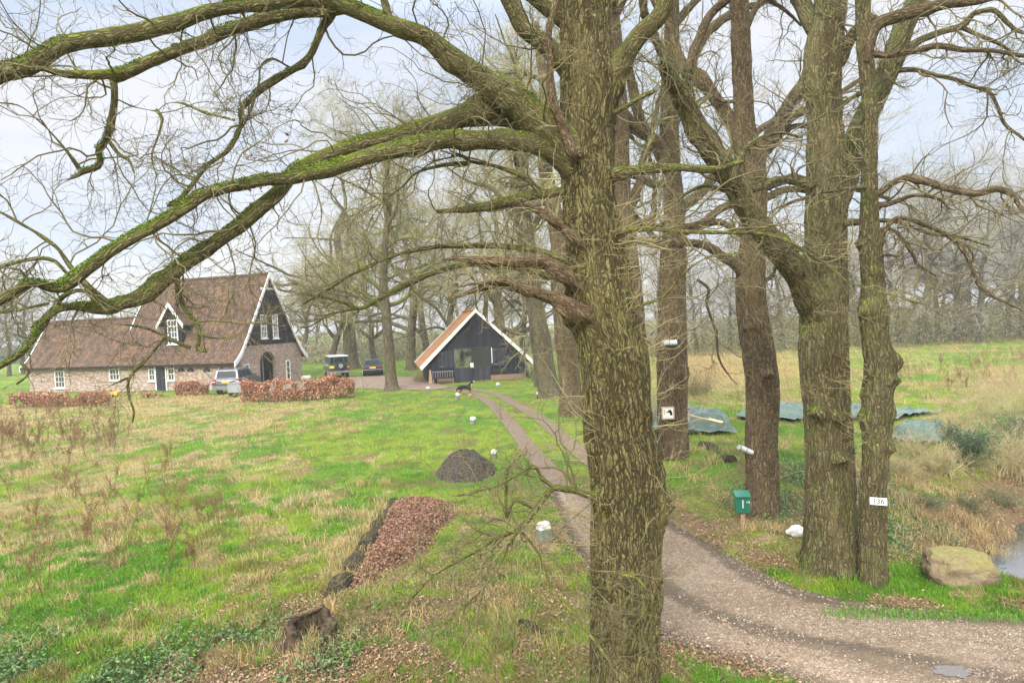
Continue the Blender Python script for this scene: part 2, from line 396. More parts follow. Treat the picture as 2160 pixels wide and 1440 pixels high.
def drivedist(x, y):
    """<0 inside gravel"""
    x = np.asarray(x, float); y = np.asarray(y, float)
    d = np.minimum(pldist(x, y, TR_L)-HALF, pldist(x, y, TR_R)-HALF)
    e = pldist(x, y, np.vstack([DRIVE, DRIVE[:1]])); e = np.where(inpoly(x, y, DRIVE), -e, e)
    f = pldist(x, y, np.vstack([YARD, YARD[:1]]), 1); f = np.where(inpoly(x, y, YARD), -f, f)
    return np.minimum(np.minimum(d, e), f)
DS = np.array([11.3, 13.4]); DD = np.array([.754, .657]); DP = np.array([.657, -.754])
def ditch(x, y):
    s = (x-DS[0])*DD[0]+(y-DS[1])*DD[1]; q = (x-DS[0])*DP[0]+(y-DS[1])*DP[1]
    wl = np.where(q < 0, 4.4, 3.2)
    return -1.35*(1-sstep(0, 1, (np.abs(q)-.8)/(wl-.8)))*sstep(-4.1, -2.3, s)*(1-sstep(40, 60, s))
def hgt(x, y, dd=None):
    x = np.asarray(x, float); y = np.asarray(y, float)
    if dd is None: dd = drivedist(x, y)
    k = sstep(0, 1.2, dd)
    far = sstep(8, 30, y)
    h = k*(.16*(fbm(x*.35, y*.35, o=3, seed=5)-.5)*.8 + (.10+.05*far)*(fbm(x*1.7, y*1.7, o=3, seed=9)-.5))
    h = h - .03*(dd < 0)
    bank = .42*np.exp(-(((x-6.2)/3.0)**2+((y-19.5)/3.2)**2))*k
    h = h + .25*np.exp(-(((x+1.6)/2.2)**2+((y-9.4)/3.0)**2))*k
    return h + bank + ditch(x, y)
def cover(x, y):
    """straw, leaf litter, ivy weights; what is left is green grass"""
    x = np.asarray(x, float); y = np.asarray(y, float); dd = drivedist(x, y)
    n1 = fbm(x*.30+3, y*.30, o=4, seed=21); n2 = fbm(x*1.3, y*1.1, o=4, seed=33); n = .5*n1+.5*n2
    lawn = np.exp(-np.maximum(0, np.minimum(pldist(x, y, TR_L), pldist(x, y, TR_R))-2.5)**2/14.0)*sstep(14, 20, y)
    bias = .00 + .055*sstep(3, 16, -x-.18*y) - .16*lawn
    bias = bias + .06*sstep(34, 46, y)*(x < 0)*(x < -8) - .5*sstep(46, 56, y)*(x < -4)
    right = sstep(3, 6, x-.05*y)*sstep(18, 24, y)
    bias = bias + right*(-.02+.015*sstep(30, 42, y))
    reed = right*np.exp(-((x-.29*y)/(.085*y))**2)*sstep(33, 42, y)*(y < 80)
    near = 1-sstep(9, 15, y)
    bias = bias - .075*near - .030
    straw = sstep(.475, .53, .25*n1+.35*n2+.4*fbm(x*3.1, y*2.3, o=3, seed=37)+bias); straw = np.maximum(straw, reed*.95)
    m1 = fbm(x*.9+40, y*.9, o=4, seed=51)
    lf = np.maximum(near*(x > -5)*sstep(.42, .56, m1)*.8, .9*np.exp(-((x-8.5)/4.5)**2-((y-15.5)/4.5)**2)*sstep(.36, .52, m1)*(dd > .3)*(y > 9.6))
    lf = np.maximum(lf, .75*sstep(.5, .62, fbm(x*1.7, y*1.7, seed=61))*np.exp(-((x+1.3)/3.0)**2-((y-10)/3.5)**2))
    lf = np.maximum(lf, sstep(-.25, -.6, ditch(x, y)))
    lf = np.maximum(lf, .8*(dd > 0)*(dd < .7)*sstep(.42, .55, m1)*(y < 17))
    iv = sstep(.50, .62, fbm(x*.8+9, y*.8+4, o=4, seed=71))*(1-sstep(9.0, 11.5, y))*(x < -2.2)
    for cx, cy, r in ((5.6, 15.6, 1.5), (7.3, 13.4, 1.1), (8.3, 13.3, 1.5), (8.9, 16.4, 1.1), (7.6, 17.5, 1.3), (7.9, 14.8, 1.1), (9.4, 15.2, .7)):
        iv = np.maximum(iv, sstep(1.0, .3, np.hypot(x-cx, y-cy)/r+.7*(m1-.5)))
    return straw, np.clip(lf, 0, 1), iv, dd, n2
G1, G2, ST, BR, IV = [np.array(c) for c in ((.11, .265, .012), (.23, .33, .025), (.47, .35, .16), (.235, .135, .075), (.04, .09, .025))]
def covcol(x, y, jit=None):
    s, l, i, dd, n = cover(x, y); k = fbm(x*.5+7, y*.5, o=3, seed=81)
    g = G1*(1-sstep(.35, .65, k)[:, None])+G2*sstep(.35, .65, k)[:, None]
    c = g*(1-s[:, None])+ST*s[:, None]
    k2 = sstep(.56, .66, fbm(x*2.3+11, y*1.8, o=3, seed=83))[:, None]; c = c*(1-.55*k2)+np.array((.05, .13, .018))*.55*k2
    k3 = sstep(.60, .68, fbm(x*1.6+31, y*1.3, o=4, seed=85))[:, None]; c = c*(1-.6*k3)+np.array((.20, .13, .06))*.6*k3
    c = c*(1-.85*l[:, None])+BR*.85*l[:, None]
    c = c*(1-.8*i[:, None])+IV*.8*i[:, None]
    return c, s, l, i, dd
def sinhgrid(lo, hi, c, a, n):
    k0 = np.arcsinh((lo-c)/a); k1 = np.arcsinh((hi-c)/a); return c+a*np.sinh(np.linspace(k0, k1, n))
gx = sinhgrid(-250, 250, 0, 7.5, 520); gy = sinhgrid(-14, 390, 10, 7.0, 520)
GX, GY = np.meshgrid(gx, gy); fx, fy = GX.ravel(), GY.ravel()
gc, gs, gl, gi, gd = covcol(fx, fy)
GZ = hgt(fx, fy, gd)
n = 520; ii = (np.arange(n-1)[:, None]*n+np.arange(n-1)[None]).ravel()
Qg = np.stack([ii, ii+1, ii+n+1, ii+n], 1)
mt, nt_, b = newmat('meadow_ground', .9, .1)
a = ND(nt_, 'ShaderNodeAttribute', attribute_name='col').outputs['Color']; P_ = objc(nt_)
nA = noise(nt_, P_, 9.0, 6, .7); nB = noise(nt_, P_, 55.0, 4, .7); nC = noise(nt_, P_, 2.6, 6, .7)
c = mix(nt_, ND(nt_, 'ShaderNodeMapRange', {0: nC, 1: .50, 2: .62, 3: 0, 4: .42}).outputs[0], a, (.30, .21, .10))
c = mix(nt_, ND(nt_, 'ShaderNodeMapRange', {0: nA, 1: .30, 2: .48, 3: .75, 4: 0}).outputs[0], c, (.05, .07, .02))
c = mix(nt_, ND(nt_, 'ShaderNodeMapRange', {0: nB, 1: .35, 2: .65, 3: .35, 4: 0}).outputs[0], c, (.05, .05, .02))
c = mix(nt_, .25, c, (.035, .035, .015))
nt_.links.new(c, b.inputs['Base Color'])
bump(nt_, b, math_(nt_, 'ADD', nA, math_(nt_, 'MULTIPLY', nB, .5)), 1.0, .06)
M['ground'] = mt
g_o = np_mesh('ground', np.stack([fx, fy, GZ], 1), Qg, None, mt, None, True, {'col': ('FLOAT_COLOR', np.c_[gc, np.ones(len(gc))])})
tag(g_o, kind='structure')

# driveway: gravel with wheel ruts
mt, nt_, b = newmat('gravel', .85, .2)
P_ = objc(nt_); a = ND(nt_, 'ShaderNodeAttribute', attribute_name='col').outputs['Color']
n1 = noise(nt_, P_, 1.1, 5, .6); n2 = noise(nt_, P_, 7, 5, .7); v1 = ND(nt_, 'ShaderNodeTexVoronoi', {'Vector': P_, 'Scale': 42.0})
sp = ND(nt_, 'ShaderNodeSeparateColor', {0: v1.outputs['Color']}).outputs[0]
c = mix(nt_, ND(nt_, 'ShaderNodeMapRange', {0: n1, 1: .35, 2: .65}).outputs[0], (.20, .15, .10), (.31, .25, .18))
c = mix(nt_, ND(nt_, 'ShaderNodeMapRange', {0: n2, 1: .3, 2: .7, 3: .8, 4: 0}).outputs[0], c, (.13, .09, .07))
c = mix(nt_, ND(nt_, 'ShaderNodeMapRange', {0: sp, 1: .0, 2: .25, 3: .55, 4: 0}).outputs[0], c, (.12, .085, .065))
c = mix(nt_, ND(nt_, 'ShaderNodeMapRange', {0: sp, 1: .80, 2: .95, 3: 0, 4: .8}).outputs[0], c, (.36, .31, .24))
rt_ = ND(nt_, 'ShaderNodeAttribute', attribute_name='rut').outputs['Fac']; c = mix(nt_, math_(nt_, 'MULTIPLY', rt_, .72), c, mix(nt_, n2, (.15, .11, .075), (.27, .215, .155)))
c = mix(nt_, 1.0, c, a, 'MULTIPLY')
nt_.links.new(c, b.inputs['Base Color'])
bump(nt_, b, math_(nt_, 'ADD', v1.outputs['Distance'], n2), .9, .025); M['gravel'] = mt
def ribbon(A, B, nc, zoff, jag=.09, seed=0):
    n_ = len(A); t = np.linspace(0, 1, nc)
    wv = _nrm(B-A); s = np.arange(n_)*.35
    ja = jag*(fbm(s*1.9, s*0+seed, o=3, seed=seed)-.5)*2; jb = jag*(fbm(s*1.9+50, s*0+seed, o=3, seed=seed+1)-.5)*2
    A = A+wv*ja[:, None]; B = B+wv*jb[:, None]
    P = A[:, None]*(1-t[None, :, None])+B[:, None]*t[None, :, None]
    x, y = P[..., 0].ravel(), P[..., 1].ravel(); z = hgt(x, y, np.full(x.shape, .0))+zoff
    q = (np.arange(n_-1)[:, None]*nc+np.arange(nc-1)[None]).ravel()
    return x, y, z, np.stack([q, q+1, q+nc+1, q+nc], 1), np.repeat(t[None], n_, 0).ravel()
VS, QS, CS, RU = [], [], [], []; off = 0
def sideoff(P, hw):
    T = _nrm(np.gradient(P, axis=0)); Nn = np.stack([-T[:, 1], T[:, 0]], 1); return P+Nn*hw, P-Nn*hw
def dense(P, n): return catmull(P[::4] if len(P) > 60 else P, n)
for k, (A, B, nc, zo, nn) in enumerate([(*sideoff(dense(TR_L, 420), HALF), 7, .004, 420), (*sideoff(dense(TR_R, 420), HALF), 7, .008, 420), (dense(DR_I, 420), dense(DR_O, 420), 60, .013, 420)]):
    x, y, z, q, t = ribbon(A, B, nc, zo, .07 if k < 2 else .13, seed=k*7+1)
    VS.append(np.stack([x, y, z], 1)); QS.append(q+off); off += len(x)
    if k < 2: c_ = np.ones(len(x))*.80
    else:
        rut = fbm(t*9+2*fbm(x*.3, y*.3, seed=3), x*.25+y*.1, o=3, seed=12)
        c_ = .50+.50*sstep(.35, .65, rut)
        c_ = c_*(1-.35*np.exp(-(np.minimum(t, 1-t)/.05)**2))
        c_ = c_+.25*np.exp(-((t-.13)/.07)**2)
    wet = np.clip(np.exp(-((x-8.3)/1.4)**2-((y-8.2)/.8)**2), 0, 1)
    c_ = c_*(1-.5*wet)
    CS.append(np.stack([c_, c_*.955, c_*.86, np.ones_like(c_)], 1)); RU.append(np.full(len(x), .75) if k < 2 else np.clip(sstep(.62, .40, rut)+.5*wet, 0, 1))
dv = np_mesh('driveway', np.concatenate(VS), np.concatenate(QS), None, M['gravel'], None, True, {'col': ('FLOAT_COLOR', np.concatenate(CS)), 'rut': ('FLOAT', np.concatenate(RU))})
tag(dv, kind='structure')
# yard
yx, yy = np.meshgrid(np.linspace(YARD[:, 0].min(), YARD[:, 0].max(), 140), np.linspace(YARD[:, 1].min(), YARD[:, 1].max(), 90)); sh = yx.shape
f_ = pldist(yx.ravel(), yy.ravel(), np.vstack([YARD, YARD[:1]]), 1); f_ = np.where(inpoly(yx.ravel(), yy.ravel(), YARD), -f_, f_)+.5*(fbm(yx.ravel()*.8, yy.ravel()*.8, seed=4)-.5)
q = (np.arange(sh[0]-1)[:, None]*sh[1]+np.arange(sh[1]-1)[None]).ravel(); q = np.stack([q, q+1, q+sh[1]+1, q+sh[1]], 1)
q = q[(f_[q] < .3).all(1)]; yz = hgt(yx.ravel(), yy.ravel(), np.zeros(yx.size))+.02
yd = np_mesh('yard', np.stack([yx.ravel(), yy.ravel(), yz], 1), q, None, M['gravel'], None, True, {'col': ('FLOAT_COLOR', np.tile([1.05, .98, .95, 1], (yx.size, 1)))})
tag(yd, kind='structure')

# water in the ditch, puddle in the drive
mt, nt_, b = newmat('ditch_water', .03, 1.0, 0, (.03, .035, .035)); b.inputs['IOR'].default_value = 3.0
nn_ = noise(nt_, objc(nt_), 5, 3, .5); bump(nt_, b, nn_, .15, .02); M['water'] = mt
ss = np.linspace(-4.0, 60, 40); V = []
for s in ss:
    for qv in (-2.3, 2.3): p = DS+DD*s+DP*qv; V.append((p[0], p[1], -1.06))
Q = [(2*i, 2*i+1, 2*i+3, 2*i+2) for i in range(39)]
tag(np_mesh('water', V, np.array(Q), None, M['water']), kind='structure')
pc = gp(2015, 1418)[:2]; V = [(pc[0], pc[1], float(hgt(np.array([pc[0]]), np.array([pc[1]]), np.zeros(1))[0])+.022)]
for i in range(40):
    a_ = 2*pi*i/40; rr = .85+.9*(float(fbm(np.array([cos(a_)*2.1+5]), np.array([sin(a_)*2.1]), o=4, seed=8)[0])-.5)*2
    V.append((pc[0]+.30*rr*cos(a_), pc[1]+.13*rr*sin(a_), V[0][2]))
mt, nt_, b = newmat('puddle_water', .05, 1.0, 0, (.12, .10, .085)); b.inputs['IOR'].default_value = 1.5; M['puddle'] = mt
tag(np_mesh('puddle', V, None, np.array([(0, 1+i, 1+(i+1) % 40) for i in range(40)]), M['puddle']), kind='structure')

# ------------------------------------------------------------------ grass blades, straw, leaves (uncountable)
def blades(rng, x, y, z, h, wd, lean, az, col, jitter=.25, segs=1):
    n_ = len(x); ph = rng.uniform(0, 2*pi, n_)
    sx, sy = np.cos(ph)*wd, np.sin(ph)*wd; lx, ly = np.cos(az)*lean*h, np.sin(az)*lean*h
    hz = h*np.sqrt(np.maximum(.05, 1-np.clip(lean, 0, .97)**2))
    p0 = np.stack([x-sx, y-sy, z-.01], 1); p1 = np.stack([x+sx, y+sy, z-.01], 1)
    if segs == 1:
        V = np.stack([p0, p1, np.stack([x+lx, y+ly, z+hz], 1)], 1).reshape(-1, 3)
        T = np.arange(3*n_).reshape(-1, 3); k = 3; Q = None
    else:
        m_ = np.stack([x+lx*.35, y+ly*.35, z+hz*.6], 1); s_ = np.stack([sx, sy, 0*sx], 1)*.75
        V = np.stack([p0, p1, m_+s_, m_-s_, np.stack([x+lx, y+ly, z+hz*.95], 1)], 1).reshape(-1, 3); i0 = np.arange(n_)*5
        Q = np.stack([i0, i0+1, i0+2, i0+3], 1); T = np.stack([i0+3, i0+2, i0+4], 1); k = 5
    c = col*(1+rng.uniform(-jitter, jitter, (n_, 1)))*(1+rng.uniform(-.08, .08, (n_, 3)))
    return V, Q, T, np.repeat(np.c_[np.clip(c, 0, 1), np.ones(n_)], k, 0)
rng = np.random.default_rng(5)
def scatter(rng, n_, d0, d1, p=1.0, xm=.80):
    u = rng.uniform(0, 1, n_); e = 2-1-p
    d = (d0**(1-p)+u*(d1**(1-p)-d0**(1-p)))**(1/(1-p)) if abs(p-1) > 1e-3 else d0*(d1/d0)**u
    return d*rng.uniform(-xm, xm, n_), d
def grass_layer(name, n_, d0, d1, segs, pw):
    x, y = scatter(rng, n_, d0, d1, pw); c, s, l, i, dd = covcol(x, y)
    clump = fbm(x*2.2, y*2.2, o=2, seed=91)
    keep = (dd > -.04+.36*(clump-.55)) & (ditch(x, y) > -.98) & (rng.uniform(0, 1, n_) > .8*l) & (rng.uniform(0, 1, n_) > .45*i)
    keep &= ~((x < -14) & (y > 51) & (y < 66) & (x > -40))
    x, y, c, s, l, dd, clump = [q[keep] for q in (x, y, c, s, l, dd, clump)]
    z = hgt(x, y, dd); k = len(x)
    iss = rng.uniform(0, 1, k) < s*.70+.10
    tuft = sstep(.45, .75, clump)
    h = np.where(iss, rng.uniform(.05, .16, k)*(1+1.4*tuft), rng.uniform(.035, .095, k)*(1+1.1*tuft))
    lawn = dd < 3; h = np.where(lawn & (y > 13), h*.55, h)
    reed = (x > 5) & (y > 33) & (s > .6); h = np.where(reed & iss, h*3.0, h)
    wd = .0028*(1+y/14.0)*np.where(iss, .8, 1.0)
    lean = np.where(iss, rng.uniform(.35, .97, k), rng.uniform(.1, .8, k)); az = np.where(iss, 6*fbm(x*.6, y*.6, seed=13)+rng.normal(0, .6, k), rng.uniform(0, 2*pi, k))
    cg = np.where(iss[:, None], ST*rng.uniform(.35, 1.3, (k, 1)), c*(1-s[:, None])+G1*s[:, None])
    h = np.where(iss & (y < 15), h*.6, h)
    V, Q, T, ca = blades(rng, x, y, z, h, wd, lean, az, cg, .35, segs)
    return tag(np_mesh(name, V, Q, T, M['blade'], None, False, {'col': ('FLOAT_COLOR', ca)}), 'short meadow grass, part green and part straw coloured, on the field and verges', 'grass', kind='stuff')
grass_layer('meadow_grass', 330000, 7.5, 18, 2, 1.3)
grass_layer('meadow_grass', 420000, 18, 75, 1, 1.4)

def leafquads(rng, P, size, col, jit=.3, flat=.6, k5=False):
    n_ = len(P); nrm = rng.normal(0, 1, (n_, 3)); nrm[:, 2] = np.abs(nrm[:, 2])+flat*3; nrm = _nrm(nrm)
    a = rng.normal(0, 1, (n_, 3)); a = _nrm(a-(a*nrm).sum(1, keepdims=True)*nrm); b_ = np.cross(nrm, a)
    s = (size*rng.uniform(.6, 1.25, n_))[:, None] if np.ndim(size) == 0 else (size*rng.uniform(.7, 1.2, n_))[:, None]
    cup = nrm*s*.25
    V = np.stack([P-a*s+cup, P-b_*s*.55-cup*.3, P+a*s+cup, P+b_*s*.55-cup*.3], 1).reshape(-1, 3)
    Q = np.arange(4*n_).reshape(-1, 4)
    c = np.asarray(col)*(1+rng.uniform(-jit, jit, (n_, 1)))*(1+rng.uniform(-.1, .1, (n_, 3)))
    return V, Q, np.repeat(np.c_[np.clip(c, 0, 1), np.ones(n_)], 4, 0)
LEAFC = np.array([(.22, .12, .065), (.16, .085, .045), (.28, .17, .10), (.12, .065, .035), (.33, .23, .15)])
x, y = scatter(rng, 190000, 7.5, 24, 1.1); s, l, i, dd, _ = cover(x, y)
kp = (rng.uniform(0, 1, len(x)) < np.maximum(l*.9+.03, .55*np.exp(-(dd/.28)**2)*sstep(.4, .55, fbm(x*1.1, y*1.1, seed=19)))) & ((dd > -.35) | (rng.uniform(0, 1, len(x)) < .25)); x, y, dd = x[kp], y[kp], dd[kp]; z = hgt(x, y, dd)
V, Q, ca = leafquads(rng, np.stack([x, y, z+rng.uniform(.005, .05, len(x))], 1), .028, LEAFC[rng.integers(0, 5, len(x))], .3, .7)
tag(np_mesh('leaf_litter', V, Q, None, M['leaf'], None, False, {'col': ('FLOAT_COLOR', ca)}), 'fallen brown oak leaves strewn through the grass near the trees', 'leaves', kind='stuff')
x, y = scatter(rng, 260000, 7.5, 22, 1.0); s, l, i, dd, _ = cover(x, y)
kp = (rng.uniform(0, 1, len(x)) < i*np.where(x > 2, 1.0, .24)) & (dd > .1); x, y, dd = x[kp], y[kp], dd[kp]; z = hgt(x, y, dd)
V, Q, ca = leafquads(rng, np.stack([x, y, z+rng.uniform(.02, .16, len(x))**1.0], 1), .032, np.array([(.06, .125, .02), (.04, .085, .02), (.10, .18, .035)])[rng.integers(0, 3, len(x))], .4, .35)
tag(np_mesh('ivy', V, Q, None, M['green_leaf'], None, False, {'col': ('FLOAT_COLOR', ca)}), 'dark green ivy creeping over the ground around the trunks', 'ivy', kind='stuff')
# loose stones on the drive
x, y = scatter(rng, 60000, 8, 20, 1.2, .85); dd = drivedist(x, y); kp = (dd < .05) & (rng.uniform(0, 1, len(x)) < .15+.85*sstep(.4, .6, fbm(x*.9, y*2, seed=44))); x, y, dd = x[kp], y[kp], dd[kp]; z = hgt(x, y, np.zeros(len(x)))+.018
k = len(x); s = rng.uniform(.006, .020, k)*(1+.6*(rng.uniform(0, 1, k) > .93)); an = rng.uniform(0, 2*pi, k)
V = np.stack([np.stack([x+s*np.cos(an+j*pi/2)*(1 if j % 2 else .65), y+s*np.sin(an+j*pi/2)*(1 if j % 2 else .65), z-.004], 1) for j in range(4)]+[np.stack([x, y, z+s*.6], 1)], 1).reshape(-1, 3)
i0 = np.arange(k)*5; T = np.concatenate([np.stack([i0+j, i0+(j+1) % 4, i0+4], 1) for j in range(4)])
sc_ = np.array([(.33, .28, .21), (.26, .20, .15), (.17, .13, .09), (.30, .25, .19), (.30, .20, .15), (.13, .09, .07)])[rng.integers(0, 6, k)]*rng.uniform(.8, 1.15, (k, 1))
tag(np_mesh('gravel_stones', V, None, T, M['leaf'], None, False, {'col': ('FLOAT_COLOR', np.repeat(np.c_[sc_, np.ones(k)], 5, 0))}), 'loose pale pebbles and twigs on the gravel drive', 'gravel', kind='stuff')

# ================================================================== TREES
def gz(x, y): return float(hgt(np.array([x]), np.array([y]))[0])
def trunk_disp(burls=(), amp=.012, lump=.03, flare=None, seed=0, amp_f=20.0):
    def f(bc, Rr, S, th):
        b0 = bc; x, y, z = b0[..., 0], b0[..., 1], b0[..., 2]
        d = amp*(2*np.abs(fbm(x*amp_f, y*amp_f, z*amp_f*.16, o=2, seed=seed+3)-.5)*2-.6)
        d = d + lump*(fbm(x*2.3+seed, y*2.3, z*1.1, o=3, seed=seed)-.5)*2
        for (s0, t0, a0, w0) in burls:
            dt = np.angle(np.exp(1j*(th-t0)))[None, None]; ds = (S-s0)[:, :, None]
            rr = Rr.mean()
            q = np.exp(-(ds/w0)**2-((dt*rr)/w0)**2)
            d = d + a0*q*(.05+1.75*fbm(x*13, y*13, z*13, o=3, seed=seed+7)**1.2)
        if flare is not None:
            s0, k, nl = flare                              # root flare near the foot: S measured from the foot
            q = np.exp(-S/s0)[:, :, None]
            d = d + k*q*(.55+.45*np.cos(nl*th+seed))[None, None]
        return d
    return f
def tree_empty(name, foot, label, cat='tree', group=None):
    return tag(empty(name, foot), label, cat, group)
def traced_trunk(pts, step=.04, seed=0):
    """pts bottom -> top: (x, y, width, depth)"""
    return trace(pts, step, 0.0, seed)

TW_NEAR = lambda k=1.0: [dict(k=int(7*k), len=1.3, N=14, wig=.27, up=.0, rmax=.011, rf=.5, sides=4, a0=.5, a1=1.3, t0=.04, keep=inview()),
                         dict(k=8, len=.5, N=8, wig=.32, up=.02, rmax=.0048, rf=.6, sides=3, a0=.4, a1=1.1, rmin=.0022, keep=inview()),
                         dict(k=4, len=.18, N=4, wig=.22, up=.04, rmax=.0034, rf=.7, sides=3, a0=.4, a1=1.1, rmin=.0020)]
def name_foot_near(r): return r.location.y < 8.5
def build_tree(name, foot, label, trunk, limbs, mats, disp=None, seed=0, tk=1.0, limb_side=20, group=None, twig_levels=None, sides=96, dead=(), shoots=None, twmat='twig_near', lump=.013, mossy=0):
    """trunk: (P, R); limbs: list of (P, R) already in metres; dead: list of (P, R) bare broken limbs"""
    root = tree_empty(name, foot, label, group=group)
    rng = np.random.default_rng(seed)
    t = TB().add(*trunk, sides); t.build('trunk', mats[0], root, disp)
    for i, (P, Rd) in enumerate(limbs):
        rk = np.random.default_rng(seed*31+i); Lk = np.linalg.norm(np.diff(P, axis=0), axis=1).sum(); bl_k = []
        for _ in range(int(1+Lk*1.6)):
            s_k = rk.uniform(.1, .95)*Lk; r_k = float(np.interp(s_k/Lk, np.linspace(0, 1, len(Rd)), Rd)); bl_k.append((s_k, rk.uniform(0, 6.28), min(.05, r_k*rk.uniform(.25, .7)), min(.14, r_k*rk.uniform(.8, 1.5))))
        TB().add(P, Rd, limb_side).build('limb', mats[1], root, trunk_disp(bl_k, amp=.006, lump=lump, seed=seed+i, amp_f=26))
        if i < mossy and Rd.max() > .02:
            nm_ = int(Lk*900*min(1.6, Rd.mean()/.05)); u_ = rk.uniform(0, 1, nm_)*(len(P)-1); j_ = np.minimum(u_.astype(int), len(P)-2); f_k = (u_-j_)[:, None]; Pm = P[j_]*(1-f_k)+P[j_+1]*f_k
            Tm = _nrm(P[j_+1]-P[j_]); an = rk.normal(0, .62, nm_)[:, None]; Sd = _nrm(np.cross(Tm, [0, 0, 1.0])); Um = np.cross(Sd, Tm); dm_k = Um*np.cos(an)+Sd*np.sin(an)
            kp_ = (fbm(Pm[:, 0]*2.2, Pm[:, 1]*2.2, Pm[:, 2]*2.2, o=3, seed=seed+i) > .47) & (Um[:, 2] > .25); rm = Rd[j_][:, None]
            Pm = (Pm+dm_k*(rm*1.03+rk.uniform(-.002, .010, (nm_, 1))))[kp_]
            if len(Pm) > 20:
                V_m, Q_m, c_m = leafquads(rk, Pm, .011, np.array([(.14, .22, .02), (.21, .29, .03), (.09, .15, .02)])[rk.integers(0, 3, len(Pm))], .3, .2)
                np_mesh('moss', V_m, Q_m, None, M['leaf'], root, False, {'col': ('FLOAT_COLOR', c_m)})
    for i, (P, Rd) in enumerate(dead):
        def dd_(bc, Rr, S, th, i=i):
            x, y, z = bc[..., 0], bc[..., 1], bc[..., 2]
            return Rr*(1.1*(fbm(x*30, y*30, z*5, o=3, seed=i)-.5)+.6*(fbm(x*12, y*12, z*9, o=2, seed=i+5)-.5))
        TB().add(P, Rd, 20).build('broken_limb', M['deadwood'], root, dd_)
    tb = TB()
    if limbs:
        rs = [resample(P, Rd, 26) for P, Rd in limbs]
        LP = np.stack([q[0] for q in rs]); LR = np.stack([q[1] for q in rs])
        Ls = np.linalg.norm(np.diff(LP, axis=1), axis=-1).sum(1)
        for lp, lr, L in zip(LP, LR, Ls):
            lv = (twig_levels or TW_NEAR)(1.0); lv[0]['k'] = max(1, int(tk*L*5.4*(2.0 if lp[-1, 2] < 2.6 and name_foot_near(root) else 1))); twigs(tb, rng, lp[None], lr[None], lv)
    if tb.g: tb.build('crown', M[twmat], root, bc=False)
    if shoots:
        sb = TB()
        P, Rd = trunk; s0, s1, k, ln = shoots
        nP = len(P); idx = rng.integers(int(nP*s0), int(nP*s1), k)
        nclus = max(4, k//9); cl_i = rng.integers(int(nP*s0), int(nP*s1), nclus); cl_a = rng.uniform(0, 2*pi, nclus)
        w_ = rng.integers(0, nclus, k); use = rng.uniform(0, 1, k) < .7
        idx = np.where(use, np.clip(cl_i[w_]+rng.normal(0, 2.5, k).astype(int), 0, nP-1), idx)
        az = np.where(use, cl_a[w_]+rng.normal(0, .35, k), rng.uniform(0, 2*pi, k))
        D = np.stack([np.cos(az), np.sin(az), rng.uniform(-.25, .6, k)], 1)
        S = P[idx]+_nrm(D*[1, 1, 0])*Rd[idx][:, None]*.9
        A, B_ = grow(rng, S, D, ln*rng.uniform(.3, 1.2, k), rng.uniform(.0025, .006, k), 9, .16, .05, .35)
        sb.add(A, B_, 4)
        twigs(sb, rng, A, B_, [dict(k=4, len=ln*.40, N=6, wig=.2, up=.05, rmax=.0034, rf=.7, sides=3, a0=.4, a1=1.1, rmin=.0016),
                               dict(k=2, len=ln*.16, N=4, wig=.2, up=.05, rmax=.0022, rf=.7, sides=3, a0=.4, a1=1.0, rmin=.0014)])
        for (dP, dR) in dead:
            q = np.linspace(0, len(dP)*.8, 26).astype(int); A, B_ = grow(rng, dP[q], np.c_[rng.normal(0, .8, (26, 2)), rng.normal(.2, .6, 26)], ln*rng.uniform(.3, 1.0, 26), rng.uniform(.002, .005, 26), 8, .18, .03, .35)
            sb.add(A, B_, 3); twigs(sb, rng, A, B_, [dict(k=5, len=ln*.4, N=6, wig=.2, up=.05, rmax=.003, rf=.7, sides=3, a0=.4, a1=1.1, rmin=.0016)])
        sb.build('young_shoots', M['shoot'], root, bc=False)
    return root

# ---------------------------------------------------------------- the great oak in front (about 7.7 m away)
D0 = 7.7
T0 = traced_trunk([(a_, b_, w__*.955, c__) for a_, b_, w__, c__ in [(1316, 1560, 176, D0), (1316, 1500, 160, D0), (1316, 1400, 150, D0), (1319, 1300, 150, D0), (1321, 1200, 155, D0), (1320, 1100, 158, D0), (1319, 1000, 160, D0), (1306, 900, 154, D0), (1297, 800, 148, D0), (1285, 720, 142, D0), (1268, 640, 142, D0), (1258, 560, 132, D0), (1250, 480, 122, D0), (1243, 400, 117, D0), (1240, 300, 120, D0), (1240, 200, 122, D0), (1234, 100, 114, D0), (1232, 0, 112, D0), (1228, -120, 106, D0), (1215, -300, 92, D0), (1200, -520, 70, D0), (1210, -760, 44, D0), (1190, -980, 20, D0)]], .035)
def S_at(P, y):    # arclength on a trunk at photo row y
    yy = proj(P)[1]; S = np.concatenate([[0], np.cumsum(np.linalg.norm(np.diff(P, axis=0), axis=1))]); return float(S[np.argmin(np.abs(yy-y))])
def th_of(P, U_dir):   # trunk angle facing a world direction: frames start from cross(T, x or z)
    T = _nrm(P[1]-P[0]); ref = np.array([1.0, 0, 0]) if abs(T[2]) > .8 else np.array([0, 0, 1.0]); u = _nrm(np.cross(T, ref)); w_ = np.cross(T, u)
    return atan2(np.dot(U_dir, w_), np.dot(U_dir, u))
FR, RT, LF = np.array([0, -1.0, 0]), np.array([1.0, 0, 0]), np.array([-1.0, 0, 0])
def burl(P, y, side, amp, wd):
    v = {'f': FR, 'r': RT, 'l': LF, 'fr': _nrm(FR+RT), 'fl': _nrm(FR+LF)}[side]; return (S_at(P, y), th_of(P, v), amp, wd)
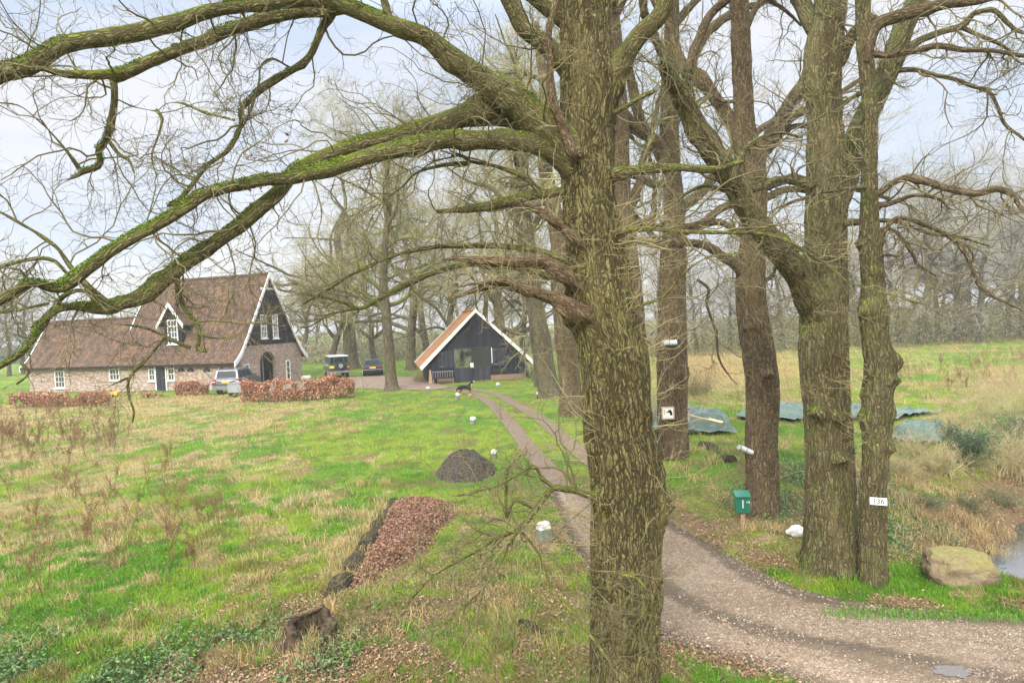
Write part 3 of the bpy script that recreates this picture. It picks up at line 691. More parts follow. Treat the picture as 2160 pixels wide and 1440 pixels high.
B0 = [burl(T0[0], 1060, 'r', .16, .14), burl(T0[0], 1110, 'r', .10, .12), burl(T0[0], 850, 'f', .05, .10), burl(T0[0], 695, 'f', .035, .06), burl(T0[0], 870, 'fr', .05, .08), burl(T0[0], 1040, 'fl', .07, .12), burl(T0[0], 640, 'l', .10, .20), burl(T0[0], 330, 'fl', .10, .2), burl(T0[0], 470, 'fl', .06, .12), burl(T0[0], 1000, 'r', .05, .14), burl(T0[0], 760, 'r', .04, .15), burl(T0[0], 180, 'r', .10, .2), burl(T0[0], 1240, 'fr', .03, .15), burl(T0[0], 560, 'r', .03, .12)]
L = []
def A_(*p): L.append(trace([(q[0], q[1], q[2]*.93, *q[3:]) for q in p], .045, .016, len(L)))
A_((1215, 330, 96, 7.6), (1170, 285, 88), (1130, 250, 78), (1080, 210, 68), (1030, 175, 60), (985, 145, 54), (950, 125, 54), (900, 82, 44), (850, 62, 44), (800, 42, 38), (740, 18, 36), (680, -2, 36), (620, 0, 36, 6.4), (560, 8, 33), (500, 14, 30), (440, 25, 30), (380, 46, 34), (320, 62, 36), (240, 80, 34), (170, 88, 34), (120, 100, 36), (60, 138, 40), (0, 158, 38), (-80, 200, 36, 5.2), (-220, 260, 30))
A_((790, 30, 26, 7.0), (735, 16, 30), (690, 22, 30), (640, 26, 24), (590, 36, 24), (530, 50, 28), (470, 66, 28), (430, 85, 30), (380, 104, 26), (340, 118, 28), (290, 142, 26), (250, 160, 30), (238, 158, 22), (180, 160, 17), (130, 158, 15), (85, 145, 12), (30, 140, 12), (-60, 150, 9, 5.6))
A_((236, 160, 22, 6.2), (238, 200, 18), (234, 250, 17), (222, 295, 16), (207, 318, 15), (212, 345, 14), (200, 357, 14), (176, 362, 15), (160, 372, 9), (140, 381, 4, 6.0))
A_((232, 298, 8, 6.1), (252, 325, 7), (272, 337, 8), (285, 365, 4, 6.0))
A_((166, 358, 9, 6.05), (140, 320, 7), (112, 285, 6), (88, 260, 6), (40, 225, 4), (-20, 218, 4, 5.8))
A_((240, 205, 6, 6.15), (265, 218, 8), (290, 227, 5), (330, 232, 5), (348, 218, 3), (380, 215, 3), (430, 235, 3), (495, 252, 2, 6.0))
A_((330, 232, 4, 6.1), (342, 250, 4), (332, 290, 3), (322, 330, 3), (330, 365, 2), (340, 400, 2, 6.0))
A_((700, 0, 34, 7.0), (694, 35, 28), (680, 62, 20), (664, 98, 17), (650, 125, 17), (622, 146, 17), (590, 165, 15), (560, 185, 14), (528, 212, 13), (508, 232, 13), (508, 262, 12), (496, 295, 10), (480, 320, 10), (446, 345, 9), (415, 380, 8), (390, 410, 9), (372, 428, 13), (352, 434, 5, 6.6))
A_((612, 142, 7, 6.9), (572, 123, 5), (549, 142, 5), (545, 175, 4), (530, 230, 3), (512, 270, 2, 6.7))
A_((1140, 268, 60, 7.65), (1095, 248, 56), (1050, 238, 58), (1005, 240, 54), (960, 250, 46), (920, 262, 42), (870, 275, 38), (820, 290, 34), (770, 300, 32), (720, 316, 32), (670, 334, 30), (630, 355, 30), (605, 385, 30), (580, 412, 34), (545, 442, 34), (500, 480, 32), (455, 510, 28), (420, 530, 32), (385, 555, 32), (345, 590, 34), (315, 615, 36), (290, 628, 34), (255, 638, 28), (225, 648, 28), (185, 650, 22), (160, 648, 16), (120, 656, 14), (85, 690, 14), (66, 722, 11), (40, 748, 10), (0, 772, 9), (-60, 800, 7, 5.2))
A_((1210, 350, 66, 7.6), (1165, 318, 54), (1120, 302, 46), (1070, 295, 42), (1010, 294, 42), (950, 292, 42), (900, 302, 40), (850, 312, 38), (790, 326, 36), (730, 345, 34), (680, 360, 34), (620, 372, 30), (560, 378, 28), (510, 392, 27), (460, 402, 26), (420, 415, 28), (380, 442, 28), (330, 472, 26), (290, 492, 26), (240, 525, 26), (190, 562, 28), (140, 600, 32), (110, 608, 22), (80, 598, 20), (50, 600, 20), (10, 628, 20), (-50, 665, 18, 5.0))
A_((376, 572, 15, 6.4), (374, 610, 13), (386, 642, 12), (402, 665, 12), (418, 690, 12), (420, 712, 11), (416, 732, 12), (428, 740, 9), (436, 743, 4, 6.3))
A_((400, 733, 9, 6.3), (380, 725, 6), (340, 706, 5), (300, 690, 4), (250, 686, 4), (210, 680, 3), (185, 695, 2, 6.2))
A_((424, 706, 7, 6.3), (460, 712, 4), (510, 706, 3), (560, 700, 3), (620, 704, 2, 6.2))
A_((345, 715, 4, 6.25), (310, 755, 4), (275, 795, 4), (272, 830, 3), (282, 865, 3), (278, 890, 2, 6.2))
A_((270, 798, 3, 6.25), (230, 815, 2), (205, 840, 2, 6.2))
A_((160, 602, 14, 5.7), (140, 572, 10), (110, 545, 9), (60, 548, 9), (0, 562, 9), (-60, 580, 7, 5.5))
A_((225, 640, 16, 5.8), (200, 615, 10), (150, 560, 11), (120, 520, 9), (60, 480, 8), (0, 448, 8), (-60, 430, 7, 5.6))
A_((200, 642, 20, 5.8), (190, 622, 14), (165, 612, 12), (130, 625, 12), (112, 650, 8), (90, 670, 8), (65, 690, 6, 5.6))
A_((105, 640, 11, 5.6), (50, 652, 10), (0, 660, 9), (-50, 668, 8, 5.4))
A_((45, 765, 6, 5.5), (60, 785, 5), (52, 797, 3), (36, 810, 2, 5.5))
A_((1205, 400, 22, 7.7), (1160, 408, 22), (1110, 416, 22), (1060, 428, 20), (1010, 437, 17), (960, 444, 11), (922, 446, 7, 7.4))
A_((1140, 415, 12, 7.6), (1120, 385, 11), (1095, 368, 11), (1050, 352, 11), (990, 342, 11), (975, 330, 9), (950, 328, 6, 7.3))
A_((985, 346, 9, 7.4), (935, 348, 8), (880, 362, 7), (850, 390, 7), (820, 415, 6), (785, 455, 5), (770, 500, 3, 7.0))
A_((1222, 560, 22, 7.9), (1150, 532, 14), (1080, 522, 12), (1000, 518, 12), (920, 520, 12), (860, 532, 10), (800, 552, 8), (740, 580, 7), (690, 612, 5), (640, 640, 3, 8.6))
A_((1222, 600, 22, 8.0), (1120, 570, 14), (1020, 558, 12), (960, 562, 12), (900, 580, 12), (850, 605, 12), (800, 632, 11), (755, 652, 11), (725, 640, 7), (680, 628, 6), (620, 620, 4, 8.6))
A_((755, 652, 8, 8.4), (700, 662, 5), (650, 690, 4), (600, 690, 3, 8.6))
A_((1240, 70, 60, 7.9), (1190, 40, 46), (1145, 10, 34), (1100, -25, 30), (1020, -90, 24), (900, -180, 16, 7.2))
A_((1245, 190, 44, 7.8), (1205, 148, 52, 7.65), (1178, 120, 46), (1145, 90, 42), (1105, 60, 38), (1085, 20, 38), (1065, -25, 36), (1050, -90, 30), (1060, -200, 20, 7.0))
A_((1258, 245, 50, 7.85), (1274, 200, 62, 7.75), (1292, 160, 56, 7.65), (1320, 118, 44), (1355, 70, 40), (1385, 42, 38), (1405, 5, 38), (1412, -40, 36), (1440, -140, 26, 7.2))
A_((1275, 366, 34, 7.6), (1320, 362, 26), (1370, 358, 24), (1430, 355, 22), (1490, 358, 18), (1530, 352, 10), (1570, 340, 6, 7.0))
A_((1290, 492, 22, 7.5), (1330, 485, 14), (1380, 482, 12), (1440, 487, 11), (1500, 490, 10), (1580, 492, 9), (1640, 500, 9), (1700, 528, 7), (1760, 570, 6), (1800, 600, 5), (1870, 618, 5), (1950, 640, 4), (2020, 660, 3, 6.6))
A_((1650, 502, 7, 7.2), (1700, 540, 6), (1712, 590, 5), (1715, 650, 4), (1720, 690, 3, 7.1))
A_((1285, 245, 12, 7.6), (1320, 225, 8), (1350, 205, 8), (1380, 192, 4, 7.2))
A_((1300, 662, 16, 7.5), (1350, 645, 9), (1400, 625, 7), (1440, 580, 5), (1490, 545, 4), (1560, 530, 3, 7.0))
A_((1290, 1042, 24, 7.5), (1240, 1042, 17), (1205, 1034, 16), (1165, 1030, 16), (1150, 1048, 16), (1128, 1078, 14), (1108, 1105, 13), (1092, 1122, 12), (1072, 1150, 10), (1055, 1190, 7), (1030, 1228, 6), (975, 1282, 5), (930, 1320, 4), (895, 1345, 3, 6.6))
A_((1170, 1030, 10, 7.3), (1142, 1008, 9), (1130, 985, 7), (1105, 995, 6), (1050, 1025, 6), (1010, 1035, 5), (960, 1045, 4), (900, 1040, 3, 6.8))
A_((1092, 1120, 9, 7.2), (1050, 1135, 8), (1010, 1160, 7), (970, 1180, 7), (925, 1205, 6), (900, 1225, 6), (860, 1270, 5), (835, 1290, 3), (838, 1310, 3, 6.8))
A_((1100, 1120, 9, 7.2), (1135, 1165, 7), (1160, 1230, 6), (1200, 1285, 5), (1245, 1340, 4), (1290, 1400, 3, 6.7))
A_((1130, 1075, 7, 7.25), (1085, 1055, 6), (1068, 1090, 5), (1070, 1010, 5), (1075, 985, 4), (1100, 960, 3, 7.0))
A_((1190, 1160, 5, 7.0), (1240, 1200, 5), (1330, 1215, 4), (1360, 1240, 3, 6.9))
# limbs above the frame whose twigs hang into it
A_((1236, -150, 60, 7.5), (1050, -230, 44), (820, -240, 34), (560, -200, 28), (300, -170, 22), (80, -140, 14), (-150, -60, 8, 5.5))
A_((1225, -260, 60, 7.8), (1000, -330, 44), (700, -380, 34), (420, -300, 26), (200, -260, 20), (0, -240, 12, 6.5))
A_((820, 40, 16, 7.3), (800, -20, 14), (740, -70, 12), (640, -120, 8, 7.0))
A_((1240, -200, 50, 7.5), (1420, -330, 36), (1600, -380, 28), (1800, -360, 16, 7.0))
DEAD = [trace([(1235, 350, 22, 7.75), (1212, 325, 22, 7.36), (1205, 315, 22), (1190, 275, 22), (1175, 235, 20), (1163, 195, 18), (1160, 150, 14), (1158, 100, 13), (1160, 55, 14), (1172, 15, 14), (1180, -40, 12, 7.0)], .03, .01, 3),
        trace([(1245, 545, 26, 7.7), (1214, 506, 24, 7.25), (1185, 480, 20), (1160, 462, 20), (1135, 445, 16), (1110, 432, 10), (1098, 430, 2, 6.9)], .03, .012, 4),
        trace([(1250, 640, 34, 7.8), (1195, 585, 30, 7.35), (1150, 556, 28), (1100, 550, 26), (1050, 550, 20), (1000, 548, 16), (960, 545, 10), (932, 548, 2, 6.9)], .03, .015, 5),
        trace([(1270, 700, 50, 7.8), (1212, 655, 40, 7.35), (1165, 628, 28), (1120, 614, 24), (1070, 598, 24), (1035, 600, 18), (1000, 612, 12), (975, 622, 8), (950, 632, 2, 6.9)], .03, .012, 6),
        trace([(1090, 606, 12, 7.1), (1060, 590, 12), (1020, 598, 10), (990, 600, 5), (965, 608, 2, 6.9)], .03, .012, 7)]
foot0 = (T0[0][0][0], T0[0][0][1], 0)
oak0 = build_tree('oak_tree', foot0, 'largest oak in the foreground, its mossy limbs reaching far to the left', T0, L, (M['bark_main'], M['bark_limb']), trunk_disp(B0, .020, .035, (.25, .12, 5), 1), seed=11, tk=1.0, dead=DEAD, shoots=(.12, .47, 200, .85), twmat='twig_near', sides=260, mossy=14)
# a few brown leaves still hanging
rng = np.random.default_rng(3); pts = []
for (a_, b_, d_, n_) in ((552, 392, 6.9, 16), (545, 328, 6.7, 9), (556, 355, 6.8, 5), (623, 185, 6.9, 2), (604, 287, 6.9, 2), (508, 350, 6.6, 4), (280, 26, 6.2, 3)):
    for _ in range(n_): pts.append(px(a_+rng.normal(0, 9), b_+rng.normal(0, 9), d_+rng.normal(0, .05)))
V, Q, ca = leafquads(rng, np.array(pts), .026, np.array((.30, .13, .10)), .3, 0)
np_mesh('dead_leaves', V, Q, None, M['leaf'], oak0, False, {'col': ('FLOAT_COLOR', ca)})

# ---------------------------------------------------------------- the oaks on the right
MID = lambda sc: (lambda k=1.0: [dict(k=7, len=2.0*sc, N=11, wig=.27, up=.02, rmax=.022, rf=.5, sides=5, a0=.5, a1=1.3, t0=.1, keep=inview(300)),
                     dict(k=7, len=.85*sc, N=6, wig=.22, up=.03, rmax=.009, rf=.6, sides=3, a0=.4, a1=1.1, rmin=.003, keep=inview(150)),
                     dict(k=4, len=.36*sc, N=4, wig=.2, up=.04, rmax=.0045, rf=.7, sides=3, a0=.4, a1=1.1, rmin=.0025)])
def tr(*p): return trace(list(p), .07, .02, int(p[0][0]) % 97)
def foot_of(P): return (P[0][0], P[0][1], 0)

d = 11.2
T5 = traced_trunk([(1842, 1262, 66, d), (1842, 1232, 60, d), (1842, 1150, 56, d), (1842, 1050, 55, d), (1847, 960, 52, d), (1849, 900, 60, d), (1850, 840, 60, d), (1854, 770, 58, d), (1848, 720, 54, d), (1842, 650, 54, d), (1842, 600, 46, d), (1837, 520, 44, d), (1834, 470, 38, d), (1834, 400, 34, d), (1835, 300, 32, d), (1835, 240, 32, d), (1830, 160, 32, d), (1822, 80, 30, d), (1820, 0, 30, d), (1824, -150, 28, d), (1815, -400, 22, d), (1830, -700, 12, d)], .04)
b5 = [burl(T5[0], 765, 'r', .16, .13), burl(T5[0], 800, 'fr', .10, .10), burl(T5[0], 650, 'fl', .10, .14), burl(T5[0], 650, 'r', .08, .12), burl(T5[0], 515, 'l', .10, .07), burl(T5[0], 512, 'fr', .08, .07), burl(T5[0], 870, 'r', .08, .12), burl(T5[0], 880, 'l', .07, .12), burl(T5[0], 940, 'fr', .09, .10), burl(T5[0], 1000, 'r', .06, .08), burl(T5[0], 835, 'l', .05, .08), burl(T5[0], 575, 'f', .05, .08), burl(T5[0], 130, 'f', .03, .06), burl(T5[0], 240, 'r', .04, .05)]
l5 = [tr((1835, 112, 16, d), (1880, 117, 13), (1930, 108, 13), (1975, 97, 13), (2030, 106, 12), (2090, 108, 11), (2150, 118, 10), (2240, 135, 8, 10.4)),
      tr((1838, 412, 20, d), (1860, 403, 15), (1885, 385, 13), (1915, 374, 14), (1950, 380, 14), (2000, 396, 14), (2060, 408, 13), (2100, 398, 11), (2135, 410, 10), (2165, 450, 8), (2230, 480, 6, 10.0)),
      tr((1838, 432, 14, d), (1880, 428, 9), (1930, 412, 8), (1980, 418, 7), (2000, 436, 5), (2015, 442, 3, 10.5)),
      tr((1842, 490, 14, d), (1880, 483, 9), (1905, 505, 9), (1925, 535, 8), (1935, 558, 7), (1955, 570, 6), (1975, 583, 4, 10.8)),
      tr((1850, 520, 12, d), (1868, 485, 10), (1895, 460, 9), (1960, 478, 8), (2005, 500, 9), (2030, 525, 8), (2050, 565, 7), (2068, 605, 7), (2100, 628, 6), (2115, 634, 6), (2170, 660, 4, 10.2)),
      tr((1836, 395, 8, d), (1780, 400, 7), (1720, 410, 6), (1640, 440, 5), (1560, 478, 4, 9.5)),
      tr((1838, 540, 8, d), (1870, 537, 6), (1896, 540, 4, 10.9)),
      tr((1830, 130, 16, 11.1), (1845, 60, 26), (1880, 40, 27), (1940, 22, 26), (2000, 8, 20), (2060, 4, 14), (2130, -12, 8, 10.8)),
      tr((1825, -120, 14, d), (1900, -200, 12), (2050, -220, 9), (2200, -120, 6, 10))]
oak5 = build_tree('oak_tree', foot_of(T5[0]), 'slender knobbly oak carrying the white number plate, rightmost of the near trunks', T5, l5, (M['bark_green'], M['bark_brown']), trunk_disp(b5, .014, .022, (.10, .05, 5), 5), seed=15, tk=.9, shoots=(.15, .7, 130, .7), twig_levels=lambda k=1: MID(.62)(k), sides=120, twmat='twig_near', limb_side=16)

d = 11.9
T4 = traced_trunk([(1754, 1220, 138, d), (1755, 1190, 122, d), (1753, 1130, 106, d), (1751, 1050, 98, d), (1748, 950, 95, d), (1743, 850, 91, d), (1737, 760, 98, d), (1737, 690, 97, d), (1740, 620, 92, d), (1742, 540, 84, d), (1742, 450, 84, d), (1745, 380, 82, d), (1742, 300, 74, d), (1738, 230, 70, d), (1735, 150, 76, d), (1742, 80, 74, d), (1750, 0, 62, d), (1752, -150, 56, d), (1770, -400, 44, d), (1750, -700, 24, d)], .04)
b4 = [burl(T4[0], 862, 'fl', .10, .07), burl(T4[0], 880, 'f', .09, .06), burl(T4[0], 962, 'f', .09, .07), burl(T4[0], 870, 'fl', .12, .12), burl(T4[0], 865, 'f', .10, .14), burl(T4[0], 960, 'f', .08, .14), burl(T4[0], 750, 'f', .04, .12), burl(T4[0], 620, 'f', .04, .16), burl(T4[0], 530, 'fl', .10, .20), burl(T4[0], 230, 'fr', .05, .14), burl(T4[0], 60, 'f', .05, .12), burl(T4[0], 900, 'fr', .04, .12)]
l4 = [tr((1742, 680, 84, d), (1712, 625, 74), (1685, 580, 60), (1645, 530, 52), (1605, 482, 50), (1570, 430, 48), (1545, 385, 48), (1520, 345, 50), (1490, 300, 48), (1462, 255, 44), (1440, 212, 42), (1422, 178, 34), (1405, 148, 26), (1397, 134, 16), (1394, 129, 2, 8.6)),
      tr((1742, 470, 60, 12.2), (1775, 400, 50), (1795, 330, 48), (1812, 275, 46), (1838, 225, 46), (1865, 170, 44), (1888, 110, 44), (1910, 50, 40), (1935, 0, 38), (1975, -90, 32), (2040, -250, 20, 13.5)),
      tr((1745, 150, 30, 11.9), (1772, 128, 26), (1785, 95, 26), (1812, 62, 24), (1845, 42, 20, 11.6)),
      tr((1740, 70, 60, 12), (1710, 40, 40), (1690, 0, 34), (1665, -60, 30), (1620, -200, 22), (1600, -400, 12, 12.5)),
      tr((1880, 150, 14, 12.8), (1930, 148, 11), (1965, 158, 10), (2010, 166, 9), (2050, 182, 9), (2090, 195, 8), (2105, 225, 7), (2120, 262, 7), (2160, 295, 5), (2220, 340, 4, 12)),
      tr((1910, 105, 18, 13), (1940, 85, 15), (1985, 68, 13), (2030, 55, 12), (2052, 30, 10), (2095, 23, 9), (2125, 48, 8), (2155, 68, 6), (2230, 80, 4, 12.4)),
      tr((2028, 60, 10, 12.8), (2060, 72, 8), (2090, 85, 8), (2130, 108, 6), (2142, 128, 5), (2180, 145, 3, 12.5)),
      tr((1745, 385, 22, d), (1690, 385, 16), (1640, 380, 14), (1600, 396, 12), (1540, 402, 10), (1480, 395, 8), (1430, 420, 5, 10.5)),
      tr((1705, 600, 18, 11.6), (1720, 540, 10), (1700, 525, 8), (1660, 520, 7), (1610, 495, 6), (1540, 480, 4, 10.4)),
      tr((1780, 470, 16, 11.6), (1860, 466, 9), (1900, 470, 8), (1960, 492, 6), (2020, 500, 5), (2090, 520, 3, 10.8)),
      tr((1760, 230, 12, 12), (1800, 205, 10), (1850, 180, 8), (1890, 150, 6, 12.4)),
      tr((1545, 385, 18, 10.2), (1560, 340, 12), (1590, 300, 9), (1640, 280, 6), (1690, 290, 4, 10))]
oak4 = build_tree('oak_tree', foot_of(T4[0]), 'thick double-stemmed oak beside the gravel drive with a mossy limb leaning up to the left', T4, l4, (M['bark_green'], M['bark_green']), trunk_disp(b4, .018, .03, (.22, .16, 5), 3), seed=14, tk=.7, shoots=(.05, .6, 150, .7), twig_levels=lambda k=1: MID(.7)(k), sides=170, twmat='twig_near', limb_side=28, mossy=2)

d = 15.2
T3 = traced_trunk([(1611, 1105, 84, d), (1609, 1085, 74, d), (1607, 1000, 67, d), (1606, 920, 65, d), (1609, 860, 66, d), (1607, 800, 68, d), (1600, 745, 68, d), (1592, 690, 66, d), (1585, 640, 64, d), (1584, 570, 58, d), (1588, 500, 50, d), (1588, 430, 56, d), (1583, 370, 64, d), (1577, 320, 56, d), (1570, 250, 42, d), (1567, 180, 40, d), (1563, 90, 40, d), (1560, 0, 38, d), (1556, -150, 34, d), (1565, -400, 20, d)], .05)
b3 = [burl(T3[0], 790, 'f', .14, .08), burl(T3[0], 688, 'fl', .12, .07), burl(T3[0], 620, 'f', .05, .18), burl(T3[0], 685, 'f', .04, .12), burl(T3[0], 780, 'f', .05, .14), burl(T3[0], 68, 'f', .06, .12), burl(T3[0], 545, 'l', .08, .18)]
l3 = [tr((1588, 380, 50, d), (1603, 330, 32), (1625, 285, 28), (1648, 245, 27), (1672, 205, 25), (1695, 175, 24), (1715, 120, 20), (1730, 40, 16), (1790, -60, 10, 16)),
      tr((1578, 330, 44, d), (1545, 262, 32), (1510, 210, 26), (1475, 165, 28), (1445, 145, 24), (1430, 110, 20), (1415, 60, 18), (1380, 0, 15), (1350, -80, 10, 16)),
      tr((1450, 150, 18, 15.4), (1475, 80, 18), (1500, 30, 18), (1545, -10, 18), (1600, -60, 16, 15.4)),
      tr((1610, 320, 20, d), (1645, 275, 17), (1690, 235, 15), (1735, 225, 13), (1790, 185, 11), (1830, 160, 9, 16)),
      tr((1600, 335, 18, d), (1635, 300, 14), (1665, 270, 13), (1710, 262, 10), (1760, 240, 7, 16)),
      tr((1580, 580, 44, d), (1552, 556, 26), (1520, 538, 20), (1490, 518, 18), (1450, 512, 17), (1400, 515, 16), (1360, 512, 15), (1310, 490, 12), (1260, 460, 9, 14)),
      tr((1600, 400, 22, d), (1640, 385, 18), (1680, 378, 17), (1740, 390, 15), (1800, 398, 12), (1880, 420, 8, 16)),
      tr((1610, 420, 16, d), (1660, 400, 14), (1720, 405, 12), (1790, 420, 9, 16)),
      tr((1560, 210, 8, d), (1530, 215, 7), (1490, 205, 7), (1455, 230, 6), (1430, 260, 4, 15)),
      tr((1575, 60, 14, d), (1595, 15, 13), (1620, 0, 10), (1660, 25, 8), (1690, 55, 6, 16)),
      tr((1590, 440, 20, d), (1560, 430, 18), (1520, 440, 17), (1480, 470, 14), (1420, 480, 12), (1350, 470, 8, 14.5)),
      tr((1600, 600, 12, d), (1630, 580, 8), (1640, 560, 7), (1690, 540, 5, 14.8)),
      tr((1470, 590, 6, 14.6), (1495, 610, 5), (1490, 640, 5), (1510, 700, 5), (1515, 755, 4), (1540, 795, 3), (1555, 810, 2, 14.6)),
      tr((1560, -50, 24, d), (1500, -140, 20), (1400, -180, 14), (1250, -150, 8, 14))]
oak3 = build_tree('oak_tree', foot_of(T3[0]), 'brown-barked forked oak just behind the green mailbox, bent in the middle', T3, l3, (M['bark_brown'], M['bark_brown']), trunk_disp(b3, .016, .03, (.14, .05, 5), 7), seed=13, tk=.55, shoots=(.2, .6, 70, .7), twig_levels=lambda k=1: MID(.8)(k), sides=120, limb_side=20)

d = 20.2
T2 = traced_trunk([(1422, 1000, 76, d), (1420, 980, 70, d), (1418, 900, 65, d), (1418, 800, 63, d), (1418, 700, 60, d), (1418, 600, 57, d), (1420, 520, 52, d), (1422, 450, 44, d), (1418, 370, 40, d), (1412, 280, 40, d), (1412, 200, 36, d), (1416, 100, 32, d), (1418, 0, 28, d), (1410, -150, 22, d), (1420, -350, 10, d)], .06)
b2 = [burl(T2[0], 725, 'l', .10, .2), burl(T2[0], 610, 'fl', .08, .15), burl(T2[0], 790, 'f', .05, .15), burl(T2[0], 785, 'r', .06, .2)]
l2 = [tr((1416, 370, 36, d), (1390, 320, 26), (1365, 280, 22), (1345, 235, 22), (1335, 190, 20), (1325, 140, 18), (1300, 80, 16), (1290, 0, 14), (1260, -100, 8, 19)),
      tr((1418, 350, 30, d), (1385, 300, 26), (1345, 275, 24), (1310, 235, 22), (1270, 190, 18), (1200, 130, 12, 19)),
      tr((1420, 460, 26, d), (1455, 425, 22), (1490, 395, 20), (1530, 330, 18), (1580, 290, 15), (1650, 240, 11), (1700, 200, 7, 22)),
      tr((1420, 500, 20, d), (1470, 480, 16), (1520, 470, 14), (1580, 500, 12), (1640, 490, 8, 21)),
      tr((1412, 250, 24, d), (1440, 190, 20), (1465, 120, 20), (1500, 60, 18), (1560, 20, 16), (1620, 0, 12), (1700, -60, 8, 21)),
      tr((1418, 150, 22, d), (1385, 90, 18), (1360, 30, 16), (1345, -40, 12), (1300, -120, 8, 19)),
      tr((1418, 540, 16, d), (1370, 490, 12), (1330, 440, 9), (1300, 400, 6, 19)),
      tr((1420, 380, 18, d), (1380, 390, 14), (1330, 370, 12), (1250, 380, 8), (1180, 350, 5, 18.5)),
      tr((1418, 60, 18, d), (1470, 0, 14), (1540, -60, 10, 20))]
oak2 = build_tree('oak_tree', foot_of(T2[0]), 'brown oak trunk with the dog warning sign and nest box nailed to it', T2, l2, (M['bark_brown'], M['bark_brown']), trunk_disp(b2, .014, .03, (.14, .05, 5), 9), seed=12, tk=.5, shoots=(.2, .6, 60, .8), twig_levels=lambda k=1: MID(.95)(k), sides=90, limb_side=16)

# ---------------------------------------------------------------- oaks of the avenue behind and mid-distance trees
def far_levels(sc, dens=1.0, fine=True):
    l = [dict(k=int(11*dens), len=2.7*sc, N=8, wig=.20, up=.05, rmax=.045*sc, rf=.5, sides=4, a0=.5, a1=1.2, t0=.2),
         dict(k=int(8*dens), len=1.3*sc, N=6, wig=.22, up=.03, rmax=.020*sc, rf=.6, sides=3, a0=.4, a1=1.1, rmin=.006)]
    if fine: l.append(dict(k=int(5*dens), len=.6*sc, N=4, wig=.2, up=.03, rmax=.008*sc, rf=.7, sides=3, a0=.4, a1=1.1, rmin=.0048))
    return l
def wild_oak(name, foot, h, r, label, seed, lean=(0, 0), group=None, mats=('bark_far', 'bark_far', 'twig_mid'), sc=1.0, nl=12, t0=.28, dens=1.0, fine=True, spread=.42, sides=24, droop=-.02, trunkpts=None, loc=None, lw=.17, tw=1.3):
    rng = np.random.default_rng(seed); root = tree_empty(name, foot, label, group=group)
    if trunkpts is None:
        n_ = 24; t = np.linspace(0, 1, n_); P = np.zeros((n_, 3)); P[:, 2] = -.25+t*h
        wx = (fbm(t*3, t*0+seed, o=2, seed=seed)-.5); wy = (fbm(t*3, t*0+seed+9, o=2, seed=seed)-.5)
        P[:, 0] = foot[0]+lean[0]*t*h+tw*(wx-wx[0])*t; P[:, 1] = foot[1]+lean[1]*t*h+tw*(wy-wy[0])*t; P[:, 2] += foot[2]
        Rd = r*(1-t**1.3*.93)+r*.35*np.exp(-t*h/.6)
    else: P, Rd = resample(*trunkpts, 40)
    TB().add(P, Rd, sides).build('trunk', M[mats[0]], root, trunk_disp((), .01, .05, (.3, r*.3, 5), seed, 8))
    pos, D, rr, t = spawn(rng, P[None], Rd[None], nl, t0, .96, .65, 1.25, .6)
    LP, LR = grow(rng, pos, D, h*spread*rng.uniform(.6, 1.15, len(pos))*(1.25-.75*t), np.maximum(rr*rng.uniform(.35, .6, len(pos)), .03), 18, lw, .012, .2)
    lb = TB().add(LP, LR, 9); lb.build('limb', M[mats[1]], root)
    tb = TB(); lv = far_levels(sc, dens, fine); lv[0]['up'] = droop+.03
    twigs(tb, rng, LP, LR, lv); twigs(tb, rng, P[None, -14:], Rd[None, -14:], [dict(lv[0], k=14)]+lv[1:])
    tb.build('crown', M[mats[2]], root, bc=False)
    return root
def copy_tree(o, loc, rz, s=1.0, label=None, group=None):
    c = o.copy(); COL.objects.link(c); c.location = loc; c.rotation_euler = (0, 0, rz); c.scale = (s, s, s)
    if label: c['label'] = label
    if group: c['group'] = group
    for ch in list(o.children):
        d_ = ch.copy(); COL.objects.link(d_); d_.parent = c
        for g_ in list(ch.children):
            e_ = g_.copy(); COL.objects.link(e_); e_.parent = d_
    return c
def gpt(x, y): p = gp(x, y); return (p[0], p[1], 0.0)
def T_(*p): return trace(list(p), .15, .03, int(p[0][0]) % 89)
AV = 'oaks along the drive'
f = gpt(1350, 1010); dd_ = f[1]
wild_oak('oak_tree', f, 16, .45, 'oak trunk half hidden right behind the largest foreground oak', 31, group=AV, trunkpts=T_((1352, 1020, 60, dd_), (1350, 900, 52), (1345, 780, 52), (1335, 650, 50), (1322, 520, 44), (1312, 400, 38), (1310, 250, 32), (1300, 100, 26), (1290, -100, 18), (1290, -250, 8, dd_)), nl=10, t0=.4, sc=.8, mats=('bark_brown', 'bark_brown', 'twig_mid'))
f = gpt(1205, 872); dd_ = f[1]
wild_oak('oak_tree', f, 17, .5, 'avenue oak just left of the largest oak, nearest beside the wheel tracks', 32, group=AV, trunkpts=T_((1206, 880, 62, dd_), (1205, 860, 50), (1200, 780, 44), (1190, 700, 42), (1182, 600, 40), (1175, 480, 36), (1150, 350, 30), (1150, 200, 24), (1130, 50, 16, dd_)), nl=12, t0=.35, sc=.95, mats=('bark_brown', 'bark_far', 'twig_mid'))
f = gpt(1158, 838); dd_ = f[1]
wild_oak('oak_tree', f, 18, .55, 'avenue oak with a broad grey-brown foot standing right of the black barn', 33, group=AV, trunkpts=T_((1162, 842, 66, dd_), (1158, 825, 48), (1148, 760, 40), (1136, 680, 38), (1120, 600, 36), (1112, 500, 32), (1100, 380, 28), (1105, 250, 22), (1080, 100, 12, dd_)), nl=12, t0=.35, sc=1.0)
f = gpt(1145, 815); dd_ = f[1]
wild_oak('oak_tree', f, 18, .45, 'farther avenue oak seen between the barn and the near avenue trunks', 34, group=AV, lean=(-.05, 0), nl=10, t0=.35, sc=1.0)
f = gpt(826, 822); dd_ = f[1]
